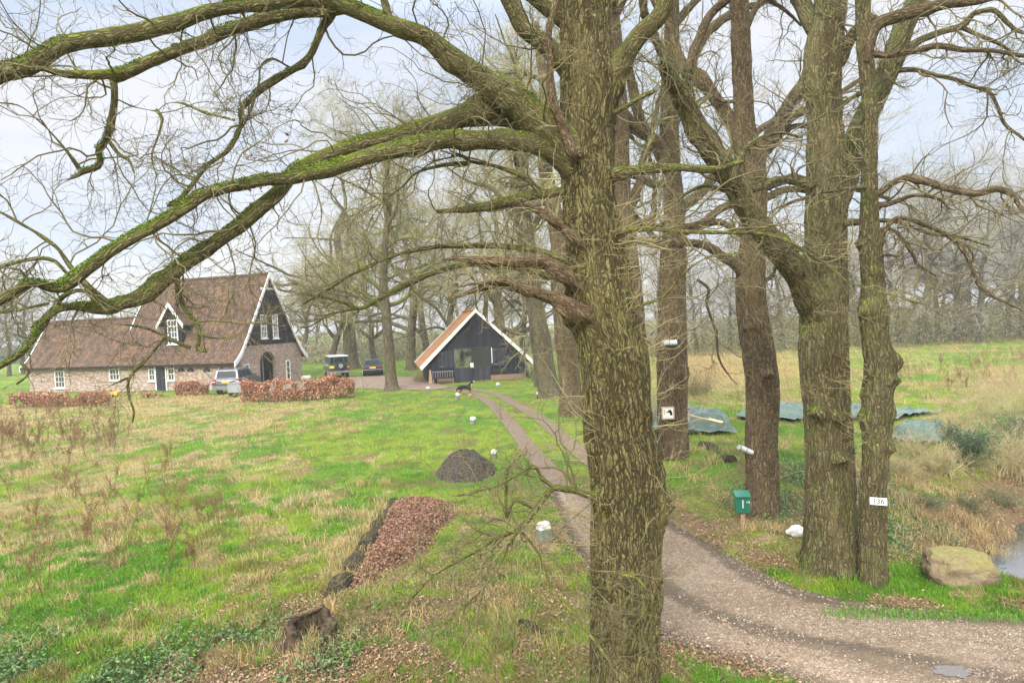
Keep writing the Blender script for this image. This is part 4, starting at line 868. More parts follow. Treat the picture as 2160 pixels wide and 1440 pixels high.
wild_oak('oak_tree', f, 15, .40, 'oak standing at the edge of the gravel yard in front of the dark saloon car', 35, group='oaks around the yard', trunkpts=T_((828, 828, 42, dd_), (826, 812, 28), (822, 760, 22), (818, 700, 20), (814, 650, 20), (808, 590, 17), (812, 520, 15), (820, 430, 12), (815, 330, 8), (820, 260, 4, dd_)), nl=30, t0=.30, sc=1.0, dens=1.25, spread=.62, droop=-.10, lw=.15, mats=('bark_far', 'bark_limb', 'twig_mid'))
for k, (x_, y_, h_, r_, lab) in enumerate([(742, 778, 21, .75, 'stout grey-green oak rising behind the green off-roader'), (868, 781, 19, .48, 'pale oak trunk close to the left corner of the black barn'), (700, 770, 18, .4, 'slim oak behind the hedge between farmhouse and off-roader'),
                                        (1068, 787, 21, .50, 'straight oak trunk rising behind the right slope of the barn roof'), (950, 782, 18, .35, 'oak behind the left slope of the barn roof'), (905, 772, 19, .4, 'oak standing well behind the barn, beside its left eave'),
                                        (790, 768, 17, .35, 'thin oak between the saloon car and the stout oak'), (1100, 776, 17, .3, 'thin oak among the trunks behind the barn'), (640, 764, 16, .35, 'oak behind the gable end of the farmhouse'), (1020, 770, 19, .35, 'misty oak behind the barn apex')]):
    f = gpt(x_, y_)
    wild_oak('oak_tree', f, h_*(1.0 if k < 2 else .82), r_, lab, 40+k, group='oaks around the yard', nl=20, t0=.16, sc=1.2, dens=.92, spread=.58, lw=.19, tw=4.0, lean=(.02*((k*7) % 5-2), 0), fine=True, droop=-.06)
# misty wood: four kinds, copied
protos = []
for k in range(4):
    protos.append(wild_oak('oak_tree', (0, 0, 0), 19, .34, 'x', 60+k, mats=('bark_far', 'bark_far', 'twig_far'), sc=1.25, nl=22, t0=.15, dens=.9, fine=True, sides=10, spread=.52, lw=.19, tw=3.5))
rng = random.Random(4); spots = []
for k in range(20): spots.append((1390+k*45+rng.uniform(-16, 16), rng.uniform(71, 80)))
for k in range(17): spots.append((1390+k*52+rng.uniform(-20, 20), rng.uniform(86, 100)))
for k in range(9): spots.append((1380+k*100+rng.uniform(-30, 30), rng.uniform(112, 135)))
side = len(spots)
for k in range(12): spots.append((560+k*60+rng.uniform(-20, 20), rng.uniform(115, 150)))
for k in range(10): spots.append((-60+k*62+rng.uniform(-20, 20), rng.uniform(125, 165)))
for k in range(3): spots.append((-20+k*30, rng.uniform(84, 92)))
used = set()
for k, (x_, d_) in enumerate(spots):
    p = px(x_, 650, d_); q = protos[k % 4]; s_ = rng.uniform(.85, 1.1)*(1.0 if x_ > 1880 else .66) if k < side else rng.uniform(.6, .85)
    if k < side: g_, lab = (('misty oaks at the near edge of the far wood', 'bare misty oak at the near edge of the wood beyond the right field') if k < 20 else ('misty oaks inside the far wood', 'paler misty oak in the second rank of the far wood') if k < 37 else ('faintest trees deep in the far wood', 'faintest tree trunk deep inside the far wood'))
    elif k < side+12: g_, lab = 'misty trees behind the barn and yard', 'bare misty tree in the row beyond the barn and yard'
    else: g_, lab = 'faint trees behind the farmhouse', 'faint bare tree in the mist behind the farmhouse'
    if k % 4 not in used and k < 4: 
        used.add(k % 4); q.location = (p[0], p[1], 0); q.scale = (s_,)*3; q['label'] = lab; q['group'] = g_
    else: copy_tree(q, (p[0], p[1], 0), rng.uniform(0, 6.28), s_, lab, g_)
# undergrowth at the foot of the wood
rng = np.random.default_rng(17)
def brush(name, label, cat, xs, ds, hs, n_, cols, size, mat='leaf', tw=0):
    xx = rng.uniform(*xs, n_); dd = ds[0]+(ds[1]-ds[0])*rng.uniform(0, 1, n_); P = C0+dd[:, None]*(_f+_r*((xx-1080)/FPX)[:, None]); 
    hh = hs*(.25+1.0*fbm(P[:, 0]*.18, P[:, 1]*.18, o=4, seed=len(label))); P[:, 2] = rng.uniform(0, 1, n_)**.8*hh
    V, Q, ca = leafquads(rng, P, size, np.array(cols)[rng.integers(0, len(cols), n_)], .35, 0)
    return tag(np_mesh(name, V, Q, None, M[mat], None, False, {'col': ('FLOAT_COLOR', ca)}), label, cat, kind='stuff')
brush('undergrowth', 'dense brown and green undergrowth along the foot of the far wood', 'undergrowth', (1340, 2400), (69, 90), 4.6, 80000, [(.20, .17, .10), (.15, .17, .07), (.26, .19, .12), (.12, .12, .06), (.20, .20, .11)], .10)  # leaf colours paled as well, imitating mist over the far wood
brush('undergrowth', 'pale tangled undergrowth behind the yard and barn', 'undergrowth', (560, 1330), (84, 100), 4.0, 50000, [(.24, .21, .13), (.20, .21, .10), (.28, .21, .14)], .12)
brush('undergrowth', 'misty scrub on the horizon behind the farmhouse', 'undergrowth', (-150, 600), (130, 160), 4.0, 16000, [(.12, .15, .08), (.13, .13, .09)], .3)

# ================================================================== BUILDINGS
def facade(origin, rz, x, y, ax='x', off=0.0):
    """photo pixel -> local (along, z) on a wall plane of a building standing at origin, turned by rz"""
    c, s = cos(rz), sin(rz); ex = np.array([c, s, 0]); ey = np.array([-s, c, 0]); n_, a_ = (ey, ex) if ax == 'x' else (ex, ey)
    v = ray(x, y); o = np.array([origin[0], origin[1], 0.0]); t = ((o+n_*off-C0)@n_)/(v@n_); p = C0+t*v-o
    return float(p@a_), float(p[2])
def brickmat(name, c1, c2, mortar, w_=.24, h_=.085, sc=1.0, stain=(.5, .45, .42)):
    mt, nt, b = newmat(name, .9, .15); uv = ND(nt, 'ShaderNodeTexCoord').outputs['UV']
    br = ND(nt, 'ShaderNodeTexBrick', {'Vector': uv, 'Color1': (*c1, 1), 'Color2': (*c2, 1), 'Mortar': (*mortar, 1), 'Scale': sc, 'Mortar Size': .012, 'Bias': 0.0, 'Brick Width': w_, 'Row Height': h_})
    n = noise(nt, scale3(nt, uv, (1, 2.4, 1)), 3.2, 6, .72); n2 = noise(nt, uv, .5, 4, .6)
    c = mix(nt, ND(nt, 'ShaderNodeMapRange', {0: n, 1: .48, 2: .58}).outputs[0], br.outputs[0], stain)
    c = mix(nt, ND(nt, 'ShaderNodeMapRange', {0: n2, 1: .3, 2: .7, 3: .3, 4: 0}).outputs[0], c, tuple(q*.55 for q in c1))
    nt.links.new(c, b.inputs['Base Color']); bump(nt, b, n, .5, .02); return mt
def tilemat(name, cols, moss, w_=.25, h_=.34, mossy=.5):
    mt, nt, b = newmat(name, .85, .2); uv = ND(nt, 'ShaderNodeTexCoord').outputs['UV']
    br = ND(nt, 'ShaderNodeTexBrick', {'Vector': uv, 'Color1': (0, 0, 0, 1), 'Color2': (1, 1, 1, 1), 'Mortar': (.5, .5, .5, 1), 'Scale': 1.0, 'Mortar Size': 0.0, 'Brick Width': w_, 'Row Height': h_}, offset=0.0)
    n = noise(nt, uv, .45, 5, .65); n2 = noise(nt, uv, 2.5, 5, .7)
    f = math_(nt, 'ADD', math_(nt, 'MULTIPLY', ND(nt, 'ShaderNodeSeparateColor', {0: br.outputs[0]}).outputs[0], .30), math_(nt, 'MULTIPLY', math_(nt, 'ADD', n, n2), .38))
    c = ramp(nt, f, [(.18, cols[0]), (.40, cols[1]), (.60, cols[2]), (.82, cols[3])])
    c = mix(nt, ND(nt, 'ShaderNodeMapRange', {0: n2, 1: .60, 2: .72, 3: 0, 4: mossy}).outputs[0], c, moss)
    sp_ = ND(nt, 'ShaderNodeSeparateXYZ', {0: uv}).outputs
    wu = math_(nt, 'SINE', math_(nt, 'MULTIPLY', sp_[0], 2*pi/w_)); wv = math_(nt, 'FRACT', math_(nt, 'DIVIDE', sp_[1], h_))
    c = mix(nt, ND(nt, 'ShaderNodeMapRange', {0: wu, 1: -1.0, 2: -.3, 3: .45, 4: 0}).outputs[0], c, tuple(q*.35 for q in cols[0]))
    nt.links.new(c, b.inputs['Base Color'])
    bump(nt, b, math_(nt, 'ADD', wu, math_(nt, 'MULTIPLY', wv, -1.2)), 1.0, .035); return mt
def boardmat(name, col, w_=.18, axis=0):
    mt, nt, b = newmat(name, .6, .3); uv = ND(nt, 'ShaderNodeTexCoord').outputs['UV']; sp_ = ND(nt, 'ShaderNodeSeparateXYZ', {0: uv}).outputs
    fr = math_(nt, 'FRACT', math_(nt, 'DIVIDE', sp_[axis], w_)); gap = ND(nt, 'ShaderNodeMapRange', {0: fr, 1: 0, 2: .10}).outputs[0]
    idn = ND(nt, 'ShaderNodeTexWhiteNoise', {'W': math_(nt, 'FLOOR', math_(nt, 'DIVIDE', sp_[axis], w_))}, noise_dimensions='1D').outputs[0]
    n = noise(nt, scale3(nt, uv, (12, 1.2, 1) if axis == 0 else (1.2, 12, 1)), 2, 5, .7)
    f = math_(nt, 'ADD', math_(nt, 'MULTIPLY', idn, .5), math_(nt, 'MULTIPLY', n, .6))
    c = ramp(nt, f, [(.2, tuple(q*.6 for q in col)), (.8, tuple(q*1.9 for q in col))]); c = mix(nt, gap, tuple(q*.25 for q in col), c)
    nt.links.new(c, b.inputs['Base Color']); bump(nt, b, gap, .7, .02); return mt
M['white'] = plain('white_paint', (.74, .74, .70), .08, 4, .5); M['cream'] = plain('cream_plaster', (.55, .52, .44), .15, 3, .8)
M['brick'] = brickmat('pale_pink_brick', (.32, .19, .14), (.23, .135, .105), (.40, .36, .30), stain=(.54, .47, .40))
M['roof'] = tilemat('weathered_roof_tiles', [(.038, .026, .019), (.075, .048, .032), (.135, .080, .048), (.25, .13, .07)], (.24, .21, .07))
M['roof_red'] = tilemat('orange_roof_tiles', [(.21, .10, .05), (.36, .165, .075), (.47, .23, .105), (.54, .33, .18)], (.25, .24, .11), mossy=.35)
M['black'] = boardmat('black_tarred_boards', (.009, .010, .014)); M['blackdoor'] = boardmat('black_door_boards', (.022, .024, .031), .14)
mt, nt_, b = newmat('window_glass', .05, .6, 0, (.06, .065, .07)); M['glass'] = mt
M['dark'] = plain('dark_opening', (.02, .018, .016), .2, 3, .9); M['iron'] = plain('grey_iron', (.18, .18, .18), .2, 6, .5)

HRZ = R_(-18.0); HO = px(500, 790, 53.2); HO = (HO[0], HO[1]); HC = (HO[0], HO[1], 0)
house = tag(empty('farmhouse', HC, HRZ), 'long farmhouse of pale pink brick with a steep brown tiled roof and black gable boards', 'house')
FL = lambda x, y: facade(HO, HRZ, x, y, 'x')
GB = lambda x, y: facade(HO, HRZ, x, y, 'y')
XL = FL(62, 800)[0]; WD = 8.4; EZ = 2.55; RZ_ = 9.25; XM = FL(240, 700)[0]; WZ = 6.15
PROF = [(0, RZ_), (2.0, 5.95), (3.15, 4.05), (3.85, 3.0), (4.35, 2.45), (4.75, 2.15)]   # half section: distance from the ridge, height
CY = WD/2
def zroof(y): return float(np.interp(abs(y-CY), [p[0] for p in PROF], [p[1] for p in PROF]))
# walls
w_ = MB()
def wallpoly(mb, y0, x0, x1, z1, th=.3): mb.box(x0, x1, y0, y0+th, -.3, z1)
wallpoly(w_, 0, XL, 0, EZ); wallpoly(w_, WD-.3, XL+.01, -.01, EZ)
# gable wall in brick up to 3.35 m, with an arched porch opening cut out
gx0, _ = GB(549, 780); gx1, _ = GB(583, 780)
AR0, AR1, ARZ = gx0, gx1, 1.75; rad = (AR1-AR0)/2; cyA = (AR0+AR1)/2
GTOP = 3.35
def gwall(mb, xf, xb):
    half = [(q[0], q[1]) for q in PROF]
    def lim(z): return float(np.interp(-z, [-q[1] for q in half], [q[0] for q in half]))
    left = [(.02, -.3), (.02, 2.5), (CY-lim(2.9)+.05, 2.9), (CY-lim(GTOP)+.05, GTOP)]
    arcL = [(cyA-rad*cos(a), ARZ+rad*sin(a)) for a in np.linspace(0, pi/2, 9)]; arcR = [(cyA+rad*cos(a), ARZ+rad*sin(a)) for a in np.linspace(0, pi/2, 9)]
    mb.prism(left+[(cyA, GTOP)]+arcL[::-1]+[(AR0, -.3)], 'x', xb, xf)
    right = [(WD-.02, -.3), (WD-.02, 2.5), (CY+lim(2.9)-.05, 2.9), (CY+lim(GTOP)-.05, GTOP)]
    mb.prism([(AR1, -.3)]+arcR+[(cyA, GTOP)]+right[::-1], 'x', xb, xf)
gwall(w_, 0, -.35)
w_.box(XL, XL+.3, .3, WD-.3, -.3, EZ); w_.prism([(.3, EZ), (WD*.54, EZ), (2.25+.0, WZ-.25)], 'x', XL, XL+.3)
w_.build('wall', M['brick'], house)
# porch recess and inner door
MB().box(-2.0, -1.9, AR0-.1, AR1+.1, -.1, 2.9).build('porch_wall', M['dark'], house)
ib = MB(); ym = AR0+.38*(AR1-AR0); ib.box(-1.2, -1.1, ym, ym+.10, 0, 2.5).box(-1.2, -1.1, AR1-.32, AR1-.24, 0, 2.5).box(-1.2, -1.1, ym, AR1-.24, 2.45, 2.55); fr_ = ib.build('porch_door', M['white'], house)
MB().box(-1.19, -1.12, ym+.12, AR1-.34, .05, 2.43).build('pane', M['glass'], fr_)
# black boarded upper gable, with a set-back top
half = PROF
def lim(z): return float(np.interp(-z, [-q[1] for q in half], [q[0] for q in half]))
zz = [GTOP+.003, 4.05, 5.95, 8.0]; pl = [(CY-lim(z)+.06, z) for z in zz]+[(CY+lim(z)-.06, z) for z in zz[::-1]]
MB().prism(pl, 'x', -.30, .03).build('gable_boards', M['black'], house)
MB().prism([(CY-lim(8.0)+.06, 8.003), (CY, RZ_-.1), (CY+lim(8.0)-.06, 8.003)], 'x', -.30, -.08).build('gable_boards', M['black'], house)
ow = MB(); ow.box(.03, .14, CY-.85, CY+.85, 7.9, 8.06).box(.0, .10, CY-.05, CY+.05, 7.9, 9.3); ow.build('gable_crosspiece', M['white'], house)
# roofs as thick shells following the bell-cast profile
def roofshell(x0, x1, prof, cy, th=.16, sides=(-1, 1), cut=None):
    mb = MB()
    for sg in sides:
        for (a, b_) in zip(prof[:-1], prof[1:]):
            p = [(cy+sg*a[0], a[1]), (cy+sg*b_[0], b_[1]), (cy+sg*b_[0], b_[1]-th), (cy+sg*a[0], a[1]-th)]
            mb.prism(p, 'x', x0, x1)
    return mb
roofshell(XM, .25, PROF, CY).build('roof', M['roof'], house)
wy = 2.35; WP = [(0, WZ), (1.1, 4.35), (1.75, 3.3), (2.3, 2.62), (2.9, 2.15)]
k_ = [(CY-p[0], p[1]) for p in PROF if p[1] < WZ-.4]     # front slope shared with the big roof
WPF = [(0, WZ)]+[(wy-q[0], q[1]) for q in k_]
WPF = [(0, WZ)]+[(wy-q[0], q[1]) for q in k_ if wy-q[0] > .1]
roofshell(XL-.3, XM-.002, WPF, wy, sides=(-1,)).build('roof', M['roof'], house)
roofshell(XL-.3, XM-.002, [(0, WZ-.002), (2.2, 4.1), (4.2, 2.5), (WD+.4-wy, 2.15)], wy, sides=(1,)).build('roof', M['roof'], house)
# ridge tiles and mossy dormer roof
rt = MB(); rt.cyl((XM-.05, CY, RZ_-.05), .13, .3-XM, 'x', 8); rt.cyl((XL-.3, wy, WZ-.05), .13, XM-XL+.3, 'x', 8); rt.build('ridge_tiles', M['roof'], house, smooth=False)
# white verge boards
def verge(x, prof, cy, name, sides=(-1, 1), th=.34, wdt=.09):
    for sg in sides:
        mb = MB()
        for (a, b_) in zip(prof[:-1], prof[1:]):
            mb.prism([(cy+sg*a[0], a[1]+.05), (cy+sg*b_[0], b_[1]+.05), (cy+sg*b_[0], b_[1]-th), (cy+sg*a[0], a[1]-th)], 'x', x, x+wdt)
        mb.build(name, M['white'], house)
verge(.252, PROF, CY, 'verge_board'); verge(XM-.092, [p for p in PROF if p[1] > 5.0]+[(2.5, 5.1)], CY, 'verge_board', (-1, 1))
verge(XL-.392, WPF, wy, 'verge_board', (-1,)); 
# end wall of the big roof above the wing
MB().prism([(CY-lim(5.0), 5.0), (CY, RZ_-.2), (CY+lim(5.0), 5.0)], 'x', XM+.02, XM+.15).build('gable_boards', M['black'], house)
# gutter line and base
MB().box(XL-.25, .22, -.62, -.50, 2.02, 2.12).build('gutter', M['dark'], house)
MB().box(XL-.02, .03, -.04, -.001, -.3, .12).build('plinth', M['brick'], house)

def window(parent, x0, x1, z0, z1, nx, nz, y=0.0, face='y', sill=True, fw=.09, split=None, name='window', depth=.07, bar=.045):
    """white frame standing proud of the wall, muntins, a glass pane as its child. face 'y': front wall (looks to -y), 'x': gable (looks to +x)"""
    mb = MB()
    def B(a0, a1, d0, d1, b0, b1):
        if face == 'y': mb.box(a0, a1, y-d1, y-d0, b0, b1)
        else: mb.box(y+d0, y+d1, a0, a1, b0, b1)
    D = depth
    B(x0, x0+fw, 0, D, z0, z1); B(x1-fw, x1, 0, D, z0, z1); B(x0+fw, x1-fw, 0, D, z1-fw, z1); B(x0+fw, x1-fw, 0, D, z0, z0+fw)
    xi0, xi1, zi0, zi1 = x0+fw, x1-fw, z0+fw, z1-fw
    for i in range(1, nx): q = xi0+(xi1-xi0)*i/nx; B(q-bar/2, q+bar/2, 0, D-.02, zi0, zi1)
    for j in range(1, nz):
        q = zi0+(zi1-zi0)*j/nz; bb = bar*(1.9 if split and j == split else 1)
        B(xi0, xi1, 0, D-.018, q-bb/2, q+bb/2)
    if sill: B(x0-.08, x1+.08, -.0, D+.08, z0-.09, z0-.002)
    f = mb.build(name, M['white'], parent)
    pb = MB()
    if face == 'y': pb.box(xi0, xi1, y-.022, y-.012, zi0, zi1)
    else: pb.box(y+.012, y+.022, xi0, xi1, zi0, zi1)
    pb.build('pane', M['glass'], f); return f
def FW(xa, xb, yt, yb, nx, nz, **k):
    (a, z1), (b_, z0) = FL(xa, yt), FL(xb, yb); return window(house, a, b_, z0, min(z1, EZ-.12), nx, nz, **k)
FW(115, 139, 770, 818, 3, 4, split=3); FW(230, 254, 766, 802, 3, 3, split=2)
FW(313, 329, 766, 803, 2, 3, split=2, sill=True); FW(353, 370, 764, 802, 2, 3, split=2)
dx0, dx1 = FL(329.5, 800)[0], FL(352.5, 800)[0]
df = MB(); df.box(dx0-.02, dx0+.08, -.09, -.01, 0, 2.42).box(dx1-.08, dx1+.02, -.09, -.01, 0, 2.42).box(dx0+.08, dx1-.08, -.09, -.01, 2.32, 2.42); df.build('door_frame', M['white'], house)
dr = MB().box(dx0+.09, dx1-.09, -.07, -.015, .02, 2.30).build('door', M['blackdoor'], house); MB().box(dx1-.24, dx1-.18, -.11, -.07, 1.0, 1.12).build('handle', M['iron'], dr)
for px_ in (383, 403, 437, 470):
    a, zc = FL(px_, 784); vb = MB(); vb.prism([(a+.34*cos(t), zc+.40*sin(t)) for t in np.linspace(0, pi, 12)], 'y', -.012, .02); vo = vb.build('vent_window', M['dark'], house)
    gb = MB()
    for q in (-.15, 0, .15): gb.bar((a, -.02, zc), (a+q*1.9, -.02, zc+.33), .03, .02)
    gb.build('grille', M['iron'], vo)
    MB().add([(a+rr*cos(t), yy, zc+rr*sin(t)) for yy in (-.035, .02) for rr in (.36, .46) for t in np.linspace(0, pi, 12)],
             [(i, i+1, i+13, i+12) for i in range(11)]+[(i+24, i+36, i+37, i+25) for i in range(11)]+[(i+12, i+13, i+37, i+36) for i in range(11)]+[(i, i+24, i+25, i+1) for i in range(11)]).build('brick_arch', M['brick'], vo)
# gable windows
for (xa, xb) in ((547, 562), (572.5, 586)):
    (a, z1), (b_, z0) = GB(xa, 663), GB(xb, 713); window(house, a, b_, z0, z1, 3, 4, y=.035, face='x', split=2)
(a, z1), (b_, z0) = GB(514, 768), GB(526, 788)
window(house, max(.5, a), max(1.15, b_), z0-.2, z1, 2, 2, y=0.002, face='x', sill=False)
(a, z1), (b_, z0) = GB(602, 760), GB(613, 803); window(house, a, min(b_, WD-1.0), .15, z1, 1, 3, y=0.002, face='x', sill=False)
# dormer
a0, zt = FL(336, 668); a1, zb = FL(362, 722); dyy = .78
za, zc = 3.62, 5.62; dm = (a0+a1)/2; hw = 1.02
def yat(z): return float(CY-np.interp(-z, [-p[1] for p in PROF], [p[0] for p in PROF]))
db = MB(); db.prism([(dm-hw+.12, za-.3), (dm+hw-.12, za-.3), (dm+hw-.12, 5.45), (dm, 6.75), (dm-hw+.12, 5.45)], 'y', dyy, 3.1); dorm = db.build('dormer', M['black'], house)
window(dorm, dm-.52, dm+.52, 3.72, 5.72, 3, 4, y=dyy, sill=True, split=3)
r_ = MB()
for sg in (-1, 1): r_.prism([(dm, 7.05), (dm+sg*(hw+.28), 5.30), (dm+sg*(hw+.28), 5.18), (dm, 6.93)], 'y', dyy-.30, 3.3)
r_.build('dormer_roof', M['roof'], dorm)
r_ = MB()
for sg in (-1, 1): r_.prism([(dm, 7.12), (dm+sg*(hw+.34), 5.28), (dm+sg*(hw+.34)-sg*.02, 4.98), (dm, 6.80)], 'y', dyy-.40, dyy-.302)
r_.build('dormer_verge', M['white'], dorm)

# ---------------------------------------------------------------- black barn
BRZ = R_(11.0); bp = px(1003, 800, 52.0); BO = (bp[0], bp[1]); BF = lambda x, y: facade(BO, BRZ, x, y, 'x')
barn = tag(empty('barn', (BO[0], BO[1], 0), BRZ), 'low black timber barn with orange tiled roof and white verge boards', 'barn')
apx, apz = BF(1003, 654); el, elz = BF(886, 771); er, erz = BF(1124, 763); wl, _ = BF(905, 795); wr, _ = BF(1108, 790)
hwid = (er-el)/2; cxb = (er+el)/2; sl_ = (apz-1.25)/hwid; bl = 7.0
def bz(x): return apz-.16-abs(x-cxb)*sl_
MB().prism([(wl, -.2), (wr, -.2), (wr, bz(wr)-.08), (cxb, apz-.25), (wl, bz(wl)-.08)], 'y', 0, bl).build('wall', M['black'], barn)
rb = MB()
for sg in (-1, 1): rb.prism([(cxb, apz), (cxb+sg*hwid, 1.25), (cxb+sg*hwid, 1.10), (cxb, apz-.15)], 'y', -.28, bl+.3)
rb.build('roof', M['roof_red'], barn)
for sg in (-1, 1):
    for yy in (-.37, bl+.30):
        MB().prism([(cxb, apz+.10), (cxb+sg*(hwid+.06), 1.28), (cxb+sg*(hwid-.08), 1.04), (cxb, apz-.17)], 'y', yy, yy+.088).build('verge_board', M['white'], barn)
MB().cyl((cxb, -.28, apz+.02), .10, bl+.55, 'y', 8).build('ridge_tiles', M['roof_red'], barn)
x0, z1 = BF(957, 737); x1, z0 = BF(1035, 772); xm = BF(995, 750)[0]
fm = MB(); fm.box(x0-.08, x1+.08, -.05, -.002, z1, z1+.1).box(x0-.08, x1+.08, -.07, -.002, z0-.12, z0).box(x0-.08, x0, -.05, -.002, z0, z1).box(x1, x1+.08, -.05, -.002, z0, z1).box(xm-.05, xm+.05, -.05, -.002, z0, z1)
fo = fm.build('window', M['blackdoor'], barn)
mt, nt_, b = newmat('barn_glass_painted_reflection', .03, .9, 0, (.10, .12, .09)); M['glass2'] = mt; M['glass3'] = newmat('barn_window_glass_dark', .05, .6, 0, (.035, .04, .032))[0]
n_ = noise(nt_, objc(nt_), 1.3, 3, .5)
nt_.links.new(ramp(nt_, n_, [(.42, (.02, .024, .02)), (.5, (.07, .09, .055)), (.62, (.13, .15, .10))]), b.inputs['Base Color'])  # olive mottling paints reflected and see-through light into the left pane
MB().box(x0, xm-.05, -.03, -.012, z0, z1).build('pane', M['glass2'], fo); MB().box(xm+.05, x1, -.03, -.012, z0, z1).build('pane', M['glass3'], fo)
def shutter(xa, xb, za, zb, d1, d2):
    s_ = MB().box(xa, xb, -.10, -.04, za, zb); s_.box(xa+.02, xb-.02, -.13, -.10, zb-.22, zb-.06).box(xa+.02, xb-.02, -.13, -.10, za+.06, za+.22).bar((xa+.1, -.115, d1), (xb-.1, -.115, d2), .12, .03)
    o = s_.build('shutter', M['blackdoor'], barn); MB().box(xa+.02, xa+.4, -.145, -.13, za+.14, za+.17).box(xa+.02, xa+.4, -.145, -.13, zb-.14, zb-.11).build('hinge', M['iron'], o)
xa, zb_ = BF(925, 742); xb, za_ = BF(955, 776); shutter(xa, xb, za_, zb_, zb_-.3, za_+.3)
xa, zb_ = BF(1037, 734); xb, za_ = BF(1073, 770); shutter(xa, xb, za_, zb_, za_+.3, zb_-.3)
MB().box(x1+.09, x1+.14, -.12, -.05, z0+.25, z1).build('white_post', M['white'], barn)
xd0, _ = BF(958, 790); xd1, _ = BF(1034, 790); xdm, _ = BF(996.5, 790)
for (q0, q1) in ((xd0, xdm-.012), (xdm+.012, xd1)):
    do = MB().box(q0, q1, -.06, -.005, -.02, z0-.14).build('door', M['blackdoor'], barn)
    s0 = q1-.12 if q1 < xdm else q0+.06; MB().box(s0, s0+.05, -.09, -.06, .95, 1.15).build('handle', M['iron'], do)
MB().box(xdm-.14, xdm+.10, -.085, -.065, 1.05, 1.38).build('notice', M['white'], barn)
M['redbrick'] = brickmat('red_brick', (.24, .12, .08), (.18, .09, .065), (.3, .26, .2), stain=(.30, .19, .13))
MB().box(xd1+.03, wr-.15, -.10, -.002, -.2, .36).build('brick_plinth', M['redbrick'], barn); MB().box(wl+.6, xd0-.03, -.10, -.002, -.2, .30).build('brick_plinth', M['redbrick'], barn)
xb0, _ = BF(908, 800); xb1, _ = BF(940, 800)
bench = tag(empty('garden_bench', (BO[0]+cos(BRZ)*(xb0+.9)+sin(BRZ)*.8, BO[1]+sin(BRZ)*(xb0+.9)-cos(BRZ)*.8, 0), BRZ), 'dark iron garden bench standing against the left part of the barn front', 'bench')
MB().box(-.8, .8, -.25, .22, .42, .46).build('seat', M['dark'], bench)
bk = MB()
for i in range(9): bk.box(-.76+i*.18, -.72+i*.18, .21, .24, .46, .86)
bk.box(-.8, .8, .205, .245, .86, .92); bk.build('backrest', M['iron'], bench)
for sx in (-.75, .72):
    for sy in (-.22, .20): MB().box(sx, sx+.04, sy, sy+.04, -.02, .42).build('leg', M['iron'], bench)
# wooden pallet board leaning and plant pots by the house
pp = BF(918, 797)[0]; M['wood'] = plain('weathered_wood', (.34, .22, .13), .3, 7, .8, .01, stretch=(1, 1, 5))
lb_ = tag(empty('wooden_post', (BO[0]+cos(BRZ)*(pp-.3), BO[1]+sin(BRZ)*(pp-.3)-.45, 0), .2), 'pointed brown wooden post standing beside the bench at the barn', 'post')
MB().hexa([(-.16, -.1, -.1), (.16, -.1, -.1), (.16, .1, -.1), (-.16, .1, -.1), (-.05, -.05, 1.05), (.05, -.05, 1.05), (.05, .05, 1.05), (-.05, .05, 1.05)]).build('post', M['wood'], lb_)

# ================================================================== VEHICLES (x = right, y = forward, origin at the middle on the ground)
M['tyre'] = plain('tyre_rubber', (.02, .02, .02), .2, 8, .8); mt, _, _ = newmat('alloy', .35, .5, .8, (.45, .46, .48)); M['alloy'] = mt
M['autoglass'] = newmat('car_glass', .3, .1, 0, (.012, .017, .022))[0]
M['redlamp'] = newmat('red_lamp', .15, .6, 0, (.28, .012, .015))[0]; M['amber'] = newmat('amber_lamp', .2, .5, 0, (.75, .30, .02))[0]
M['clearlamp'] = newmat('clear_lamp', .1, .6, 0, (.7, .7, .7))[0]; M['plate'] = newmat('yellow_plate', .4, .4, 0, (.85, .50, .02))[0]
def carpaint(name, col, metal=.0): 
    mt, nt, b = newmat(name, .28, .5, metal, col); b.inputs['Coat Weight'].default_value = .25; b.inputs['Coat Roughness'].default_value = .08
    n = noise(nt, objc(nt), 3, 5, .6); nt.links.new(ramp(nt, n, [(.35, tuple(q*.85 for q in col)), (.7, tuple(min(1, q*1.12+.01) for q in col))]), b.inputs['Base Color']); return mt
def wheel(root, x, y, r, w_, sg):
    wo_ = MB().cyl((x-w_/2, y, r), r, w_, 'x', 24).build('wheel', M['tyre'], root, bevel=.03, smooth=True)
    q = MB(); q.cyl((x+sg*(w_/2)-.01 if sg > 0 else x-w_/2-.01, y, r), r*.62, .02, 'x', 20)
    for i in range(5):
        a = 2*pi*i/5; xo = x+sg*(w_/2+.012); q.bar((xo, y, r), (xo, y+r*.58*cos(a), r+r*.58*sin(a)), .09, .02)
    q.build('rim', M['alloy'], wo_)
